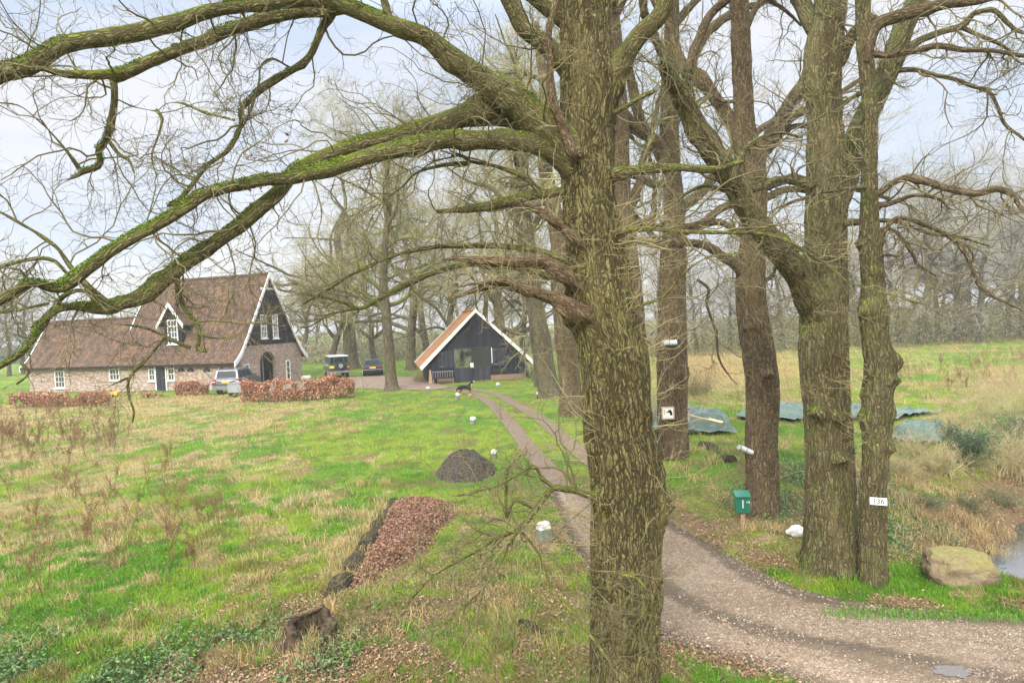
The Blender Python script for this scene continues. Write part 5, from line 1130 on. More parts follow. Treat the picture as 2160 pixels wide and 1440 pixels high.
def car(name, loc, rz, label, L, W, prof, cab, paint, wheels, wr_, gl, tail, trim=None):
    """prof: side outline of the lower body (y, z); cab: (y0b, y1b, y0t, y1t, z0, z1, inset) greenhouse"""
    root = tag(empty(name, loc, rz), label, 'car')
    mb = MB(); mb.prism(prof, 'x', -W/2, W/2); body = mb.build('body', paint, root, bevel=.07, smooth=False, seg=3)
    y0b, y1b, y0t, y1t, z0, z1, ins = cab; h = W/2-.05
    MB().hexa([(-h, y0b, z0), (h, y0b, z0), (h, y1b, z0), (-h, y1b, z0), (-h+ins, y0t, z1), (h-ins, y0t, z1), (h-ins, y1t, z1), (-h+ins, y1t, z1)]).build('roof', paint, root, bevel=.06, seg=3)
    def P(u, v, side):   # on the greenhouse faces, pushed out 8 mm; u along, v up
        z = z0+(z1-z0)*v; e = .008
        if side in ('l', 'r'):
            ya = y0b+(y0t-y0b)*v; yb = y1b+(y1t-y1b)*v; x = (h-ins*v+e)*(1 if side == 'r' else -1); return (x, ya+(yb-ya)*u, z)
        y = (y0b+(y0t-y0b)*v-e) if side == 'b' else (y1b+(y1t-y1b)*v+e); hh = h-ins*v
        return (-hh+2*hh*u, y, z)
    for (side, u0, u1, v0, v1) in gl:
        a, b_, c, d_ = P(u0, v0, side), P(u1, v0, side), P(u1, v1, side), P(u0, v1, side); n_ = {'l': (.03, 0, 0), 'r': (-.03, 0, 0), 'b': (0, .03, 0), 'f': (0, -.03, 0)}[side]
        q = [tuple(np.add(p, n_)) for p in (a, b_, c, d_)]
        MB().hexa([a, b_, c, d_]+q).build('window' if side != 'f' else 'windscreen', M['autoglass'], root)
    for (x, y, sg) in [(sx*(W/2-.12), yy, sx) for yy in wheels for sx in (-1, 1)]:
        wheel(root, x, y, wr_, .24, sg)
    for (nm_, mat, bx) in tail:
        MB().box(*bx).build(nm_, mat, root, bevel=.008)
    return root
# silver estate seen from behind
sv = px(482, 800, 50.0); sc_ = gp(484, 833); SVL = (sv[0]+.2, sc_[1]+2.6, 0); SVL = (px(500, 800, SVL[1])[0], SVL[1], 0)
pa = carpaint('silver_grey_paint', (.06, .07, .085), .0)
car('suv', SVL, R_(2), 'silver-grey off-road estate car parked with its back to us in front of the farmhouse', 4.75, 1.93,
    [(-2.36, .42), (-2.38, .80), (-2.33, 1.10), (-2.2, 1.17), (1.0, 1.13), (2.1, 1.02), (2.36, .82), (2.38, .45), (1.95, .36), (-1.9, .36)],
    (-2.22, 1.15, -2.0, .25, 1.12, 1.80, .13), pa, (-1.38, 1.46), .38,
    [('b', .10, .90, .12, .86), ('r', .03, .22, .15, .85), ('r', .26, .52, .15, .86), ('r', .56, .86, .15, .86), ('l', .03, .22, .15, .85), ('l', .26, .52, .15, .86), ('l', .56, .86, .15, .86), ('f', .06, .94, .1, .9)],
    [('bumper', M['iron'], (-.95, .95, -2.46, -2.34, .38, .66)), ('rear_light', M['redlamp'], (-.96, -.72, -2.40, -2.28, .80, 1.12)), ('rear_light', M['redlamp'], (.72, .96, -2.40, -2.28, .80, 1.12)),
     ('reversing_light', M['clearlamp'], (-.955, -.74, -2.405, -2.28, .93, 1.0)), ('reversing_light', M['clearlamp'], (.74, .955, -2.405, -2.28, .93, 1.0)),
     ('number_plate', M['plate'], (-.27, .27, -2.405, -2.37, .86, .97)), ('tailgate_trim', M['alloy'], (-.45, .45, -2.395, -2.36, .985, 1.02)), ('wing_mirror', pa, (.98, 1.16, .72, .86, 1.14, 1.30)), ('wing_mirror', pa, (-1.16, -.98, .72, .86, 1.14, 1.30)),
     ('roof_rail', M['iron'], (-.74, -.70, -1.7, .1, 1.79, 1.85)), ('roof_rail', M['iron'], (.70, .74, -1.7, .1, 1.79, 1.85))])
# dark green boxy off-roader with a spare wheel
dg = carpaint('dark_green_paint', (.022, .045, .032)); M['whiteroof'] = carpaint('white_roof_paint', (.62, .64, .64))
dq = gp(717, 798); DRZ = R_(22); DFL = (dq[0]-sin(DRZ)*2.2, dq[1]+cos(DRZ)*2.2, 0)
d_ = car('off_roader', DFL, DRZ, 'dark green boxy off-roader with a white roof and a spare wheel on its rear door', 4.4, 1.79,
    [(-2.1, .50), (-2.1, 1.22), (.55, 1.22), (.6, 1.20), (2.05, 1.12), (2.12, .95), (2.12, .50), (1.8, .44), (-1.9, .44)],
    (-2.09, .75, -2.07, .55, 1.20, 1.93, .07), dg, (-1.35, 1.35), .40,
    [('b', .28, .72, .30, .88), ('b', .06, .20, .30, .88), ('b', .80, .94, .30, .88), ('l', .05, .35, .30, .85), ('l', .42, .66, .25, .88), ('l', .70, .94, .25, .88), ('r', .05, .35, .30, .85), ('r', .42, .66, .25, .88), ('r', .70, .94, .25, .88), ('f', .06, .94, .15, .9)],
    [('bumper', M['iron'], (-.88, .88, -2.24, -2.12, .50, .66)), ('rear_light', M['redlamp'], (-.86, -.74, -2.14, -2.09, .78, .90)), ('rear_light', M['redlamp'], (.74, .86, -2.14, -2.09, .78, .90)), ('indicator', M['amber'], (-.86, -.74, -2.14, -2.09, .93, 1.05)), ('indicator', M['amber'], (.74, .86, -2.14, -2.09, .93, 1.05)),
     ('number_plate', M['plate'], (-.84, -.44, -2.13, -2.09, .92, 1.13)), ('roof_panel', M['whiteroof'], (-.83, .83, -2.1, .62, 1.925, 2.0)), ('wing_mirror', M['iron'], (-1.08, -.90, .62, .72, 1.25, 1.5)), ('wing_mirror', M['iron'], (.90, 1.08, .62, .72, 1.25, 1.5)), ('side_stripe', M['whiteroof'], (-.905, -.892, -2.0, .55, 1.14, 1.20))])
sw = MB().cyl((.12, -2.32, 1.12), .38, .2, 'y', 24).build('spare_wheel', M['tyre'], d_, bevel=.03, smooth=True); MB().cyl((.12, -2.33, 1.12), .2, .02, 'y', 16).cyl((.12, -2.34, 1.12), .07, .03, 'y', 12).build('rim', M['alloy'], sw)
MB().bar((0, -2.2, .5), (0, -2.4, .48), .06).cyl((0, -2.4, .48), .04, .1, 'z', 8).build('tow_hitch', M['iron'], d_)
# black saloon
bk_ = carpaint('black_paint', (.008, .008, .009)); bq = gp(787, 793.5); BRZ2 = R_(12); BL_ = (bq[0]-sin(BRZ2)*2.3, bq[1]+cos(BRZ2)*2.3, 0)
car('saloon_car', BL_, BRZ2, 'black saloon car seen from behind, parked between the off-roader and the barn', 4.6, 1.78,
    [(-2.28, .32), (-2.30, .70), (-2.22, .96), (-1.3, 1.0), (.8, .98), (1.9, .86), (2.24, .68), (2.28, .35), (1.9, .28), (-1.9, .28)],
    (-1.75, 1.05, -.95, .30, .97, 1.42, .20), bk_, (-1.35, 1.38), .32,
    [('b', .06, .94, .06, .90), ('r', .05, .45, .15, .85), ('r', .50, .92, .15, .85), ('l', .05, .45, .15, .85), ('l', .50, .92, .15, .85), ('f', .06, .94, .08, .9)],
    [('bumper', M['alloy'], (-.86, .86, -2.37, -2.28, .58, .63)), ('rear_light', M['redlamp'], (-.86, -.58, -2.325, -2.24, .72, .83)), ('rear_light', M['redlamp'], (.58, .86, -2.325, -2.24, .72, .83)), ('number_plate', M['plate'], (-.27, .27, -2.33, -2.28, .72, .84)), ('wing_mirror', bk_, (.86, 1.0, .60, .72, .98, 1.1)), ('wing_mirror', bk_, (-1.0, -.86, .60, .72, .98, 1.1))])
# grey trailer box half behind the hedge
tp = gp(494, 838); M['greybox'] = plain('grey_sheet_metal', (.27, .28, .28), .12, 3, .5)
tb_ = tag(empty('box_trailer', (tp[0], tp[1]+.5, 0), R_(4)), 'small grey box trailer standing right behind the silver car, beside the brown hedge', 'trailer')
MB().box(-.45, .45, -.5, .9, .32, .92).build('box', M['greybox'], tb_, bevel=.02); MB().box(-.47, .47, -.52, .92, .92, .96).build('lid', M['iron'], tb_, bevel=.01)
for sx in (-.52, .52): MB().cyl((sx-.06, .3, .24), .24, .12, 'x', 16).build('wheel', M['tyre'], tb_)

# ================================================================== DOG
def skinned(name, nodes, edges, root_i, sub=2):
    me = bpy.data.meshes.new(name); me.from_pydata([n[:3] for n in nodes], edges, []); o = bpy.data.objects.new(name, me); COL.objects.link(o)
    sk = o.modifiers.new('skin', 'SKIN'); sk.use_smooth_shade = True
    o.modifiers.new('sub', 'SUBSURF').levels = sub
    for v, n in zip(me.skin_vertices[0].data, nodes): v.radius = (n[3], n[4] if len(n) > 4 else n[3])
    me.skin_vertices[0].data[root_i].use_root = True
    dg_ = bpy.context.evaluated_depsgraph_get(); ev = o.evaluated_get(dg_); m2 = bpy.data.meshes.new_from_object(ev)
    bpy.data.objects.remove(o); m2.name = name; return m2
# x forward (head), y left, z up; standing, head raised
DN = [(0.0, 0, .50, .13, .14), (.20, 0, .50, .135, .16), (.36, 0, .53, .12, .15), (-.20, 0, .51, .12, .125), (-.36, 0, .52, .11, .11), (.46, 0, .66, .085, .095), (.53, 0, .77, .078, .085), (.58, 0, .85, .085, .082), (.66, 0, .85, .05, .05), (.74, 0, .838, .035, .035),
      (.36, .10, .42, .065), (.35, .105, .28, .042), (.34, .105, .12, .032), (.35, .105, .03, .038), (.39, .105, .025, .030),
      (.36, -.10, .42, .065), (.37, -.105, .28, .042), (.36, -.105, .12, .032), (.37, -.105, .03, .038), (.41, -.105, .025, .030),
      (-.36, .10, .42, .085), (-.30, .11, .29, .05), (-.42, .11, .18, .032), (-.40, .11, .03, .036), (-.35, .11, .025, .030),
      (-.36, -.10, .42, .085), (-.28, -.11, .29, .05), (-.40, -.11, .18, .032), (-.38, -.11, .03, .036), (-.33, -.11, .025, .030),
      (-.47, 0, .50, .05), (-.58, 0, .38, .048), (-.63, 0, .25, .045), (-.68, 0, .18, .015)]
DE = [(0, 1), (1, 2), (0, 3), (3, 4), (2, 5), (5, 6), (6, 7), (7, 8), (8, 9), (2, 10), (10, 11), (11, 12), (12, 13), (13, 14), (2, 15), (15, 16), (16, 17), (17, 18), (18, 19), (4, 20), (20, 21), (21, 22), (22, 23), (23, 24), (4, 25), (25, 26), (26, 27), (27, 28), (28, 29), (4, 30), (30, 31), (31, 32), (32, 33)]
dm_ = skinned('body', DN, DE, 0)
cv = np.empty(len(dm_.vertices)*3); dm_.vertices.foreach_get('co', cv); cv = cv.reshape(-1, 3); X, Y, Z = cv.T
colr = np.tile([.015, .013, .013, 1.0], (len(cv), 1))
jit_ = .02*(fbm(X*20, Y*20, Z*20, seed=2)-.5)
white = ((X > .42+jit_) & (np.abs(Y) < .06) & (Z < .72) & (Z > .36)) | ((X > .28) & (Z < .075)) | ((X < -.25) & (Z < .06) & (X > -.5)) | ((np.abs(Y) < .016) & (X > .58) & (Z > .80)) | ((X > .67) & (np.abs(Y) < .028) & (Z > .79)) | ((X < -.64) & (Z < .24))
tan = (~white) & (Z < .34) & (Z > .05) & (X > -.5)
colr[tan] = [.30, .12, .04, 1]; colr[white] = [.78, .76, .73, 1]; colr[X > .765] = [.01, .01, .01, 1]
at = dm_.attributes.new('col', 'FLOAT_COLOR', 'POINT'); at.data.foreach_set('color', colr.astype(np.float32).ravel())
M['fur'] = colattr('dog_fur', .7, .2); dm_.materials.clear(); dm_.materials.append(M['fur'])
dp = gp(981, 833); dog = tag(empty('dog', (dp[0], dp[1], gz(dp[0], dp[1])+.0), R_(-32)), 'black dog with white chest and tan legs standing between the wheel tracks', 'dog')
bo = bpy.data.objects.new('body', dm_); COL.objects.link(bo); bo.parent = dog
for sg in (-1, 1):
    MB().add([(.56, sg*.055, .915), (.60, sg*.07, .915), (.57, sg*.105, .80), (.55, sg*.09, .90), (.585, sg*.10, .86), (.60, sg*.112, .81)], [(0, 1, 4, 3), (3, 4, 5, 2), (0, 3, 1), (1, 4, 5)]).build('ear', M['dark'], dog)
    MB().cyl((.655, sg*.035, .882), .009, .012, 'x', 8).build('eye', M['dark'], dog)

# ================================================================== SMALL THINGS
def loc0(x, y, z=0.0):
    h_ = 0.0
    for _ in range(6): p = gp(x, y, h_); h_ = .5*h_+.5*gz(p[0], p[1])
    return (p[0], p[1], gz(p[0], p[1])+z)
def rock_mesh(name, c, rad, mat, seed, parent=None, n=40, k=.35, sub=1.0, zmin=-.15, attrs=None):
    u = np.linspace(0, 2*pi, n, endpoint=False); v = np.linspace(-pi/2, pi/2, n//2)
    U, Vv = np.meshgrid(u, v); x, y, z = np.cos(Vv)*np.cos(U), np.cos(Vv)*np.sin(U), np.sin(Vv)
    r = 1+k*(fbm(x*1.6+seed, y*1.6, z*1.6, o=4, seed=seed)-.5)*2+.05*(fbm(x*9, y*9, z*9, o=2, seed=seed)-.5)
    sq = lambda t: np.sign(t)*np.abs(t)**.8
    P = np.stack([sq(x)*r*rad[0], sq(y)*r*rad[1], np.maximum(sq(z)*r*rad[2], zmin)], -1).reshape(-1, 3)+np.array(c)
    m_ = n//2; i = (np.arange(m_-1)[:, None]*n+np.arange(n)[None]); j = (np.arange(m_-1)[:, None]*n+(np.arange(n)[None]+1) % n)
    return np_mesh(name, P, np.stack([i, j, j+n, i+n], -1).reshape(-1, 4), None, mat, parent, True, local=True)
# bollards: grey stone with white-painted top
M['stone'] = plain('grey_green_stone', (.16, .17, .12), .35, 12, .9, .01); M['limewash'] = plain('flaking_limewash', (.58, .57, .51), .3, 9, .8, .01)
BLs = [(1147, 1140, .30, .40, 'nearest white-topped marker stone, left of the gravel bend'), (1042, 967, .24, .34, 'white-topped marker stone beside the dark gravel heap'), (998, 894, .28, .36, 'white-topped marker stone in the lawn left of the wheel tracks'), (966, 843, .25, .46, 'white-topped marker stone just below the dog'),
       (903, 826, .28, .36, 'white-topped marker stone farthest left, where the tracks leave the yard'), (1050, 818, .30, .38, 'white-topped marker stone right of the dog in front of the barn'), (1136, 838, .30, .38, 'white-topped marker stone beside the foot of the avenue oak'), (1206, 875, .28, .36, 'white-topped marker stone close to the left edge of the largest trunk')]
proto = None
for i, (x, y, w_, h_, lab) in enumerate(BLs):
    l_ = loc0(x, y)
    if proto is None:
        proto = tag(empty('marker_stone', l_, .4), lab, 'bollard', 'marker stones along the drive')
        b0 = MB().hexa([(-.15, -.14, -.1), (.15, -.14, -.1), (.15, .14, -.1), (-.15, .14, -.1), (-.125, -.12, .22), (.13, -.12, .24), (.12, .12, .22), (-.12, .12, .21)]).build('stone_base', M['stone'], proto, bevel=.02)
        b1 = MB().hexa([(-.135, -.13, .224), (.14, -.13, .243), (.13, .13, .224), (-.13, .13, .214), (-.11, -.10, .36), (.10, -.11, .39), (.10, .09, .38), (-.09, .10, .35)]).build('white_top', M['limewash'], proto, bevel=.03)
        proto.scale = (w_/.30, w_/.30, h_/.38)
    else:
        c = proto.copy(); COL.objects.link(c); c.location = l_; c.rotation_euler = (0, 0, i*1.3); c.scale = (w_/.33, w_/.33, h_/.42); c['label'] = lab
        for ch in list(proto.children): q = ch.copy(); COL.objects.link(q); q.parent = c

# mailbox
ml = loc0(1567, 1110); RZM = R_(-6); mbx = tag(empty('mailbox', ml, RZM), 'green metal mailbox on a wooden post beside the gravel bend', 'mailbox')
M['greenmetal'] = plain('green_enamel', (.015, .13, .085), .12, 2, .35, spec=.5); M['lettergrey'] = plain('grey_sticker', (.42, .42, .42), .05, 2, .6); M['letterwhite'] = plain('white_sticker', (.8, .8, .8), .03, 2, .6); M['letterblack'] = plain('black_letter_enamel', (.01, .01, .01), .1, 2, .5)
MB().box(-.05, .05, -.05, .05, -.3, .30).build('post', M['wood'], mbx, bevel=.006)
MB().hexa([(-.165, -.12, .25), (.165, -.12, .25), (.165, .12, .25), (-.165, .12, .25), (-.18, -.13, .66), (.18, -.13, .66), (.18, .13, .70), (-.18, .13, .70)]).build('box', M['greenmetal'], mbx, bevel=.012)
lid = MB().hexa([(-.195, -.17, .655), (.195, -.17, .655), (.195, .15, .725), (-.195, .15, .725), (-.19, -.165, .685), (.19, -.165, .685), (.19, .145, .765), (-.19, .145, .765)]).build('lid', M['greenmetal'], mbx, bevel=.008)
def text(s, size, name, mat, parent, loc, rot, ext=.002, sx=1.0):
    cu = bpy.data.curves.new(name, 'FONT'); cu.body = s; cu.size = size; cu.extrude = ext; cu.align_x = 'CENTER'; cu.align_y = 'CENTER'
    o = bpy.data.objects.new(name, cu); COL.objects.link(o); dg_ = bpy.context.evaluated_depsgraph_get(); me = bpy.data.meshes.new_from_object(o.evaluated_get(dg_)); bpy.data.objects.remove(o)
    me.materials.clear(); me.materials.append(mat); q = bpy.data.objects.new(name, me); COL.objects.link(q); q.parent = parent; q.location = loc; q.rotation_euler = rot; q.scale = (sx, 1, 1); return q
text('1', .30, 'numeral', M['lettergrey'], mbx, (-.01, -.134, .47), (R_(90), 0, 0), sx=1.3)
text('136', .068, 'numeral', M['letterwhite'], mbx, (.115, -.136, .53), (R_(90), 0, 0))
# number plate on the slender oak
def on_trunk(T, y, xoff=0.0):
    P, Rd = T; i = int(np.argmin(np.abs(proj(P)[1]-y))); return P[i], Rd[i]
c, r_ = on_trunk(T5, 1057); v = ray(1852, 1057); v = v/np.linalg.norm(v)
np_p = px(1853, 1057, 11.2-r_-.02)
pl_ = tag(empty('number_plate_sign', tuple(np_p), -atan2(np_p[0], np_p[1])), 'white enamel house number plate reading 136 on the slender oak', 'sign')
MB().box(-.124, .124, -.006, .006, -.060, .060).build('plate', M['white'], pl_, bevel=.004)
text('136', .115, 'numerals', M['letterblack'], pl_, (0, -.008, 0), (R_(90), 0, 0), .001, 1.0)
# dog warning sign on T2
c, r_ = on_trunk(T2, 870); np_p = px(1409, 871, 20.2-r_-.06); sg_ = tag(empty('warning_sign', tuple(np_p), -atan2(np_p[0], np_p[1])), 'square framed dog warning sign nailed to the brown oak trunk', 'sign')
M['greywood'] = plain('grey_weathered_wood', (.40, .33, .25), .2, 8, .8); M['red'] = plain('faded_red_print', (.55, .12, .08), .1, 3, .6)
MB().box(-.185, .185, -.01, .03, -.185, .185).build('board', M['greywood'], sg_, bevel=.006)
MB().box(-.145, .145, -.016, -.0105, -.145, .145).build('panel', M['white'], sg_)
MB().prism([(.0, .06), (.03, .10), (.075, .10), (.10, .07), (.12, .03), (.125, -.06), (.06, -.06), (.055, -.01), (.03, .02), (-.02, .015), (-.025, .045)], 'y', -.020, -.0165).build('dog_head', M['letterblack'], sg_)
sq_ = MB()
for (a, b_, w__) in ((-.10, .085, .05), (-.10, .03, .03), (-.055, .03, .025), (-.10, -.03, .02), (-.05, -.10, .012), (.0, -.10, .012)): sq_.box(a-w__/2, a+w__/2, -.019, -.0165, b_-.014, b_+.014)
sq_.build('lettering', M['red'], sg_)
np_p = px(1445, 872, 20.1); nb = tag(empty('nest_box', tuple(np_p), .5), 'small wooden nest box on the right flank of the brown oak trunk', 'nest box')
MB().box(-.09, .09, -.11, .11, -.20, .16).build('box', M['greywood'], nb, bevel=.005); MB().hexa([(-.12, -.15, .155), (.12, -.15, .155), (.12, .13, .205), (-.12, .13, .205), (-.12, -.15, .175), (.12, -.15, .175), (.12, .13, .225), (-.12, .13, .225)]).build('roof', M['iron'], nb)
MB().cyl((0, -.115, .05), .022, .01, 'y', 10).build('entrance_hole', M['dark'], nb)
M['tube'] = plain('pale_grey_plastic', (.62, .65, .68), .1, 5, .4)
def canister(c, a, b_, r, lab):
    root = tag(empty('insect_tube', c), lab, 'tube'); A, B = Vector(a), Vector(b_); P = np.array([A.lerp(B, t) for t in np.linspace(0, 1, 8)]); TB().add(P, np.full(8, r), 18).build('tube', M['tube'], root, bc=False)
    TB().add(np.array([A+(A-B).normalized()*.002, A+(B-A).normalized()*.03]), np.full(2, r*1.12), 18).build('cap', M['greybox'], root, bc=False); TB().add(np.array([A.lerp(B, .45), A.lerp(B, .5)]), np.full(2, r*1.06), 18).build('strap', M['iron'], root, bc=False)
    for q in (A, B): pass
    e = MB().cyl((0, 0, 0), r*.99, .004, 'z', 18); o = e.build('end_disc', M['greybox'], root); o.location = Vector(a)-Vector(c); o.rotation_euler = (B-A).to_track_quat('Z', 'Y').to_euler()
canister(px(1412, 722, 19.7), px(1397, 723, 19.72), px(1427, 722, 19.72), .075, 'pale cylinder strapped across the brown oak trunk above the dog sign')
canister(px(1570, 947, 14.85), px(1559, 942, 14.8), px(1586, 954, 15.0), .055, 'pale cylinder sticking out to the left of the bent oak behind the mailbox')

# boulder, bag
M['boulder'] = (lambda: (lambda t: t)(None))()
mt, nt_, b = newmat('mossy_boulder', .9, .15); P_ = objc(nt_); n1 = noise(nt_, P_, 2.5, 6, .65); n2 = noise(nt_, P_, 16, 6, .7)
g_ = ND(nt_, 'ShaderNodeSeparateXYZ', {0: ND(nt_, 'ShaderNodeNewGeometry').outputs['Normal']}).outputs[2]
f_ = math_(nt_, 'ADD', math_(nt_, 'MULTIPLY', g_, .7), math_(nt_, 'MULTIPLY_ADD', n1, 1.6, -.95)); c = mix(nt_, n2, (.11, .08, .045), (.36, .28, .18)); c = mix(nt_, ND(nt_, 'ShaderNodeMapRange', {0: f_, 1: 0, 2: .5, 3: 0, 4: .8}).outputs[0], c, mix(nt_, n2, (.12, .115, .025), (.34, .30, .10)))
nt_.links.new(c, b.inputs['Base Color']); bump(nt_, b, math_(nt_, 'ADD', n1, math_(nt_, 'MULTIPLY', n2, .6)), 1.0, .07); M['boulder'] = mt
mbx.scale = (.84, .84, .84); mbx.location.z += .10
bl_ = gp(2036, 1232); o = rock_mesh('boulder', (0, 0, 0), (.54, .38, .37), M['boulder'], 5, n=96, k=.36, zmin=-.2); o.location = (bl_[0], bl_[1]+.15, .16); o.rotation_euler = (0, 0, -.25)
tag(o, 'big rounded mossy boulder at the corner of the drive beside the ditch', 'boulder')
o = rock_mesh('plastic_bag', (0, 0, 0), (.17, .13, .12), M['limewash'], 9, n=36, k=.5, zmin=-.08); l_ = loc0(1684, 1133); o.location = (l_[0], l_[1]+.1, l_[2]+.08); tag(o, 'crumpled white bag lying in the verge left of the thick double-stemmed oak', 'bag')

# heap of dark gravel
def heap(name, c, a, b_, h, mat, seed, rz=0, n=90, label='', cat='heap', pow_=1.3):
    u = np.linspace(-1.25, 1.25, n); U, V_ = np.meshgrid(u, u); r = np.sqrt(U**2+V_**2)+.18*(fbm(U*1.6+seed, V_*1.6, seed=seed)-.5)
    z = h*(1-np.clip(r, 0, 1)**1.7)**.9*(.62+.75*fbm(U*2.2+3, V_*2.2, o=4, seed=seed+1)) - .10*np.clip(r-.97, 0, 1)*6
    x = U*a; y = V_*b_; X = c[0]+x*cos(rz)-y*sin(rz); Y = c[1]+x*sin(rz)+y*cos(rz)
    Z = hgt(X.ravel(), Y.ravel()).reshape(X.shape)+z-.02
    i = (np.arange(n-1)[:, None]*n+np.arange(n-1)[None]).ravel()
    return np.stack([X.ravel(), Y.ravel(), Z.ravel()], 1), np.stack([i, i+1, i+n+1, i+n], 1)
rng = np.random.default_rng(8)
hc = gp(982, 1000); V, Q = heap('h', (hc[0], hc[1]+.45), .98, 1.5, .68, None, 4, pow_=1.5)
mt, nt_, b = newmat('dark_gravel', .85, .25); P_ = objc(nt_); vo = ND(nt_, 'ShaderNodeTexVoronoi', {'Vector': P_, 'Scale': 44.0}); s_ = ND(nt_, 'ShaderNodeSeparateColor', {0: vo.outputs['Color']}).outputs[0]
nt_.links.new(ramp(nt_, s_, [(.2, (.022, .018, .014)), (.7, (.07, .055, .042)), (.97, (.20, .165, .13))]), b.inputs['Base Color']); bump(nt_, b, vo.outputs['Distance'], 1.0, .05); M['darkgravel'] = mt
gh = tag(np_mesh('gravel_heap', V, Q, None, M['darkgravel']), 'heap of dark crushed stone on the lawn left of the wheel tracks', 'gravel heap')
# raised bed of leaves edged with rotten logs
LPp = poly_world([(826, 1064), (890, 1056), (950, 1060), (958, 1085), (925, 1115), (905, 1150), (880, 1185), (835, 1215), (790, 1242), (742, 1262), (735, 1235), (752, 1195), (780, 1150), (800, 1105)])
lo, hi = LPp.min(0)-.3, LPp.max(0)+.3; nx_, ny_ = 110, 150
X, Y = np.meshgrid(np.linspace(lo[0], hi[0], nx_), np.linspace(lo[1], hi[1], ny_)); x, y = X.ravel(), Y.ravel()
e = pldist(x, y, np.vstack([LPp, LPp[:1]]), 1); e = np.where(inpoly(x, y, LPp), e, -e)+.12*(fbm(x*2, y*2, seed=6)-.5)
zz = hgt(x, y)+.20*sstep(-.12, .42, e)+.05*(fbm(x*3, y*3, seed=8)-.5)-.03
i = (np.arange(ny_-1)[:, None]*nx_+np.arange(nx_-1)[None]).ravel(); Q = np.stack([i, i+1, i+nx_+1, i+nx_], 1); Q = Q[(e[Q] > -.16).all(1)]
M['leafsoil'] = plain('leaf_mould', (.15, .08, .055), .4, 14, .9, .03)
lp = tag(np_mesh('leaf_pile', np.stack([x, y, zz], 1), Q, None, M['leafsoil']), 'low bank of reddish brown fallen leaves edged by rotten logs', 'leaf pile')
k = 17000; pick = rng.choice(np.where(e > -.10)[0], k); P = np.stack([x[pick]+rng.normal(0, .02, k), y[pick]+rng.normal(0, .02, k), zz[pick]+rng.uniform(.0, .04, k)], 1)
V, Q, ca = leafquads(rng, P, .034, np.array([(.18, .082, .04), (.125, .055, .028), (.24, .125, .068), (.08, .036, .018), (.29, .185, .115)])[rng.integers(0, 5, k)], .3, .3)
np_mesh('leaves', V, Q, None, M['leaf'], lp, False, {'col': ('FLOAT_COLOR', ca)})['kind'] = 'stuff'
M['rotten'] = bark('rotten_log_bark', (.20, .14, .085), (.14, .12, .06), (.02, .015, .01), (.12, .15, .04), .6, 18, 0, .04)
def log(p0, p1, r, lab, seed, kids=True):
    a = np.array(loc0(*p0)); b_ = np.array(loc0(*p1)); a[2] += r*.05; b_[2] += r*.05; t = np.linspace(0, 1, 22)[:, None]; P = a*(1-t)+b_*t; P[:, 2] += .03*np.sin(t[:, 0]*9+seed)
    Rr = r*(1+.15*np.sin(t[:, 0]*7+seed)); Rr[0] = .02; Rr[-1] = .02; P[0] = P[1]+(P[0]-P[1])*.03; P[-1] = P[-2]+(P[-1]-P[-2])*.03
    root = TB().add(P, Rr, 22); V, Q, B = root.arrays(trunk_disp((), .01, .05, None, seed, 14)); o = np_mesh('log', V, Q, None, M['rotten'], None, True, {'bc': ('FLOAT_VECTOR', B)})
    return tag(o, lab, 'log', 'rotten logs')
log((832, 1062), (800, 1110), .14, 'rotten log at the far end of the leaf bank', 1); log((798, 1112), (768, 1160), .16, 'rotten log along the middle of the leaf bank', 2)
log((766, 1165), (738, 1215), .17, 'rotten log at the near part of the leaf bank', 3); log((736, 1220), (698, 1262), .17, 'rotten log between the leaf bank and the hollow stump', 4)
log((1480, 940), (1545, 978), .20, 'dark rotting log on the bank between the brown oak and the bent oak', 5)
log((1090, 1315), (1190, 1345), .06, 'thin dark rotting log in the grass near the foot of the largest oak', 6)
# hollow stump
sp = loc0(648, 1362); st = tag(empty('tree_stump', (sp[0], sp[1]+.1, sp[2]-.05)), 'hollow rotten tree stump with its top broken open in the front grass', 'stump')
n_, m_ = 90, 26; th = np.linspace(0, 2*pi, n_, endpoint=False); 
H_ = .30+.30*fbm(np.cos(th)*1.5+4, np.sin(th)*1.5, seed=5)+.22*np.exp(-((np.angle(np.exp(1j*(th-1.2))))/.7)**2)+.14*(fbm(np.cos(th)*7, np.sin(th)*7, o=2, seed=9)-.5)
H_ = H_*(1-.75*np.exp(-((np.angle(np.exp(1j*(th+1.45))))/.42)**2))
V = []
for j in range(m_):
    q = j/(m_-1); inn = q > .5; v_ = (q*2) if not inn else (2-2*q)
    rr = (.36+.14*(1-v_)**2) if not inn else (.22+.03*(1-v_)); rr = rr*(1+.30*(fbm(np.cos(th)*2.4, np.sin(th)*2.4, v_*1.5+0*th, o=3, seed=3)-.5)*2+(.10*(fbm(np.cos(th)*11, np.sin(th)*11, v_*3+0*th, o=2, seed=4)-.5)))
    V.append(np.stack([rr*np.cos(th)*1.15, rr*np.sin(th)*.8, (H_*v_-.05)], 1))
V = np.concatenate(V); i = (np.arange(m_-1)[:, None]*n_+np.arange(n_)[None]); j = (np.arange(m_-1)[:, None]*n_+(np.arange(n_)[None]+1) % n_)
st.scale = (.85, .85, .80)
M['stumpwood'] = plain('rotten_stump_wood', (.06, .042, .024), .8, 14, .9, .03, stretch=(1, 1, .3))
np_mesh('stump_wood', V, np.stack([i, j, j+n_, i+n_], -1).reshape(-1, 4), None, M['stumpwood'], st, True, local=True)
